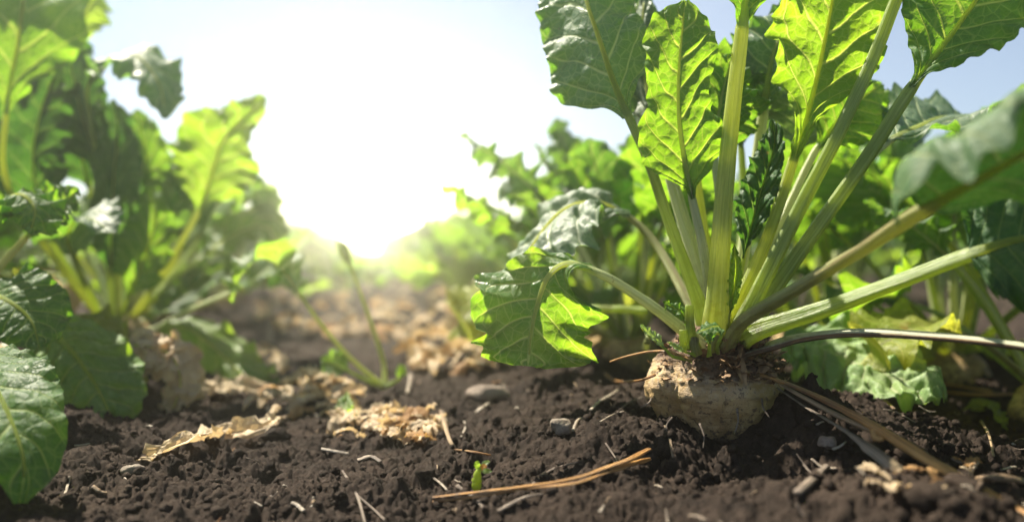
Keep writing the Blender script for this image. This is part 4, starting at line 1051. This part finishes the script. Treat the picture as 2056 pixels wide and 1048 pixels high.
# loose short bits: alike, small
rs2 = np.random.RandomState(17)
for i in range(150):
    t = .46 + 1.1 * rs2.rand() ** 1.6; x = (rs2.rand() * 2 - 1) * t * .66
    if abs(x - BX) < .08 and abs(t - BY) < .1: continue
    l = .004 + .014 * rs2.rand() ** 2; a = rs2.rand() * PI; r = .0005 + .0009 * rs2.rand()
    d = np.array([math.cos(a), math.sin(a)]) * l
    z0 = .004 + float(soil_full(np.array([x]), np.array([t]))[0])
    p = [np.array([x, t, z0]) + np.array([d[0] * q, d[1] * q, .004 * rs2.randn() * q]) for q in (-.5, 0, .5)]
    straw('straw', p, r, ['straw_white', 'straw', 'straw_grey', 'straw_orange'][rs2.choice(4, p=[.35, .3, .25, .1])], 'tiny loose bit of straw scattered on the dark soil', 'straw', 'tiny straw bits scattered on the soil', seed=i * .7, n=6, nseg=5)

# stones
def stone(px, py, r, mat, label, sq=(1, .8, .75), seed=1.0, sink=.2, facets=True):
    g = G(px, py); v, f = ICO3
    d = 1 + .35 * pnoise(v[:, 0] * 1.2 + seed, v[:, 1] * 1.2, v[:, 2] * 1.2) + .08 * pnoise(v[:, 0] * 5 + seed, v[:, 1] * 5, v[:, 2] * 5)
    vv = v * d[:, None]
    q = np.round(vv * 2.2) / 2.2; vv = vv * .6 + q * .4 if facets else vv
    o = link('stone', mesh_np('stone', vv * np.array(sq) * r, f, M[mat], None, True), None, (g[0], g[1], g[2] + r * sq[2] * (1 - sink) * .8))
    tag(o, label, 'stone', 'stones on the soil')
stone(1126, 868, .0095, 'stone', 'angular grey stone on the sunlit soil left of the beet', seed=3.0)
stone(980, 800, .016, 'stone_brown', 'rounded brown stone at the edge of the drooping leaf shadow', (1.5, .9, .6), 5.0, .3, False)
stone(1210, 655, .012, 'stone_brown', 'small blurred brown stone behind the left of the beet', (1.3, .9, .7), 6.0)
stone(265, 952, .007, 'stone', 'small grey stone at the tip of the dry leaf strip', (1.3, .9, .6), 7.0)
stone(1660, 905, .006, 'stone_brown', 'small brown stone in the narrow sunlit streak at the lower right', (1.2, .9, .8), 8.0)

# dry leaves
def dry_leaf(name, pts, hw, nrm, label, mat='leaf_dry', seed=1.0, cat='dry leaf', group=None, res=(36, 17), **kw):
    kw = {'fold': .2, 'ruffle': .35, 'crumple': .25, 'quilt': .0015, **kw}
    V, Fq, at, C, N = blade(pts, nrm, hw, res[0], res[1], seed, **kw)
    b = np.mean(np.asarray(pts), axis=0)
    return tag(link(name, mesh_np(name, V - b, Fq, M[mat], at), None, tuple(b)), label, cat, group)
dry_leaf('dry_leaf', GP([(290, 935, .006), (370, 915, .008), (450, 890, .008), (520, 882, .008), (560, 858, .008)]), .013, (0, -.8, .7), 'long curled dry leaf strip lying on soil in front of the left plants', seed=1.2, fold=.6,
         prof=[(0, .5), (.2, .7), (.5, 1), (.8, 1), (1, .3)])
dry_leaf('dry_leaf', GP([(350, 800, .01), (430, 800, .01), (500, 795, .01), (560, 800, .005)]), .016, (0, -.7, .8), 'flat brown dry leaf between the tan curled leaf and the furrow', seed=2.2)
# the pale wilted leaf lying right of the beet
wl_ = PP([(1575, 690, .90), (1640, 700, .88), (1720, 725, .84), (1800, 762, .80), (1860, 792, .775), (1890, 812, .76)])
dry_leaf('wilted_leaf', wl_, .058, (-.15, -.55, .85), 'pale green wilted leaf lying on soil to the right of the beet', 'leaf_pale', 3.2, 'wilted leaf', None, (90, 45), fold=-.12, ruffle=.2, crumple=.08, quilt=.007, prof=[(0, .3), (.12, .8), (.3, 1), (.55, 1), (.8, .7), (.93, .4), (1, .1)])
dry_leaf('wilted_leaf', GP([(1810, 700, .02), (1880, 715, .02), (1960, 725, .015), (2060, 730, .012)]), .04, (0, -.4, .9), 'brownish wilted leaf behind the pale one at the right edge', 'leaf_yellowing', 4.2, 'wilted leaf', None, (50, 25), crumple=.15)
dry_leaf('dry_leaf', GP([(1930, 832, .004), (1980, 836, .012), (2010, 855, .006), (2020, 872, .003)]), .010, (.1, -.7, .7), 'dark olive curled leaf scrap on the soil at the right', 'leaf_yellowing', 5.2, res=(30, 13))
# tan litter behind the drooping leaf and in the pale heap
def flakes(n, cx, cy, sx, sy, smin, smax, label, group, seed, lift=.004, mat='leaf_dry', stack=.0):
    rs = np.random.RandomState(seed)
    for i in range(n):
        a, r = rs.rand() * 2 * PI, math.sqrt(rs.rand())
        px, py = cx + sx * r * math.cos(a), cy + sy * r * math.sin(a)
        g = G(px, py, lift + stack * (1 - r) * rs.rand())
        L = smin + (smax - smin) * rs.rand(); th = rs.rand() * 2 * PI
        d = np.array([math.cos(th), math.sin(th), rs.normal() * .35])
        side = np.array([-d[1], d[0], 0])
        pts = [g - d * L * .5, g + np.array([0, 0, L * .18]) + side * L * .1 * rs.normal(), g + d * L * .5]
        dry_leaf('dry_leaf', pts, L * (.12 + .22 * rs.rand() ** 1.5), (rs.normal() * .4, rs.normal() * .4 - .2, 1), label, mat if rs.rand() > .22 else 'leaf_brown', seed + i * 1.7, 'dry leaf', group, (14, 9),
                 fold=.3 * rs.randn(), ruffle=.4, crumple=.3, quilt=.0005, curl=.5 * rs.randn(), prof=[(0, .4), (.3, 1), (.7, .9), (1, .3)])
flakes(52, 785, 862, 112, 30, .012, .036, 'curled pale tan leaf flake in the dry heap in the furrow', 'leaf flakes of the pale heap in the furrow', 3, .003, 'leaf_dry', .008)
flakes(60, 915, 705, 95, 55, .02, .06, 'blurred tan dry leaf scrap by the drooping leaf', 'tan leaf scraps by the drooping leaf', 9, .004, 'leaf_dry', .02)
flakes(50, 600, 800, 120, 45, .016, .045, 'blurred tan leaf scrap by the left side of the furrow', 'tan leaf scraps at the left of the furrow', 12, .004, 'leaf_dry', .012)
flakes(36, 500, 735, 70, 40, .02, .05, 'blurred tan leaf scrap under the yellowing left leaf', 'tan leaf scraps under the yellowing leaf', 15, .005, 'leaf_dry', .015)
flakes(26, 1850, 968, 140, 36, .005, .014, 'pale crumpled leaf flake in the sunlit litter at the lower right', 'leaf flakes of the lower right litter', 21, .002, 'leaf_dry', .006)
flakes(18, 1210, 670, 70, 30, .015, .045, 'blurred brown leaf scrap on the soil behind the beet', 'brown leaf scraps behind the beet', 25, .004, 'leaf_dry', .01)
flakes(110, 745, 628, 230, 62, .025, .08, 'blurred tan leaf scrap far down the furrow', 'leaf scraps far down the furrow', 27, .004, 'leaf_dry', .01)
dry_leaf('green_leaf_scrap', GP([(695, 862, .004), (692, 845, .012), (698, 825, .02)]), .012, (0, -1, .3), 'small green leaf scrap at the left end of the pale heap', 'leaf_lime', 6.2, 'leaf', None, (20, 11))

# green sprout in front
g = G(958, 985)
sp = empty('sprout', tuple(g), 'small green sprout with a swollen stem above the orange stem', 'sprout')
dS = g[1]
add_tube(sp, 'stem', PP([(958, 990, dS), (957, 970, dS), (959, 950, dS), (965, 938, dS)]), [.0026, .0034, .0030, .0014], 'sprout', 1.0, n=24, flat=.9, groove=.15)
for pts, hw, mt in (([(962, 942, dS), (958, 932, dS), (960, 924, dS)], .0026, 'leaf_lime'), ([(964, 942, dS), (972, 936, dS - .002), (976, 940, dS - .003)], .0022, 'leaf_orange'),
                    ([(966, 942, dS), (976, 946, dS - .003), (988, 946, dS - .004)], .0022, 'leaf_lime'), ([(966, 940, dS + .002), (974, 930, dS + .003), (984, 926, dS + .004)], .002, 'leaf_pale')):
    V, Fq, at, C, N = blade(PP(pts), (.1, -.8, .6), hw, 14, 9, pts[2][0], quilt=.0002, fold=.3)
    link('leaf', mesh_np('leaf', V - g, Fq, M[mt], at), sp)

# ------------------------------------------------------------------ haze over the field
import bmesh
bm = bmesh.new()
bmesh.ops.create_cube(bm, size=1.0)
hx, hy0, hy1, hz0, hz1 = 34.0, -1.5, 33.0, -1.3, 0.80
for v in bm.verts:
    v.co = Vector((v.co.x * 2 * hx, hy0 if v.co.y < 0 else hy1, hz0 if v.co.z < 0 else hz1))
hm = bpy.data.meshes.new('haze'); bm.to_mesh(hm); bm.free()
ho = link('haze', hm); ho['kind'] = 'stuff'
m = bpy.data.materials.new('haze_air'); m.use_nodes = True
m.node_tree.nodes.clear()
o_ = m.node_tree.nodes.new('ShaderNodeOutputMaterial'); pv = m.node_tree.nodes.new('ShaderNodeVolumePrincipled')
pv.inputs['Color'].default_value = (1.0, .94, .74, 1)
pv.inputs['Density'].default_value = 0.078
pv.inputs['Anisotropy'].default_value = 0.89
m.node_tree.links.new(pv.outputs[0], o_.inputs['Volume'])
hm.materials.append(m)
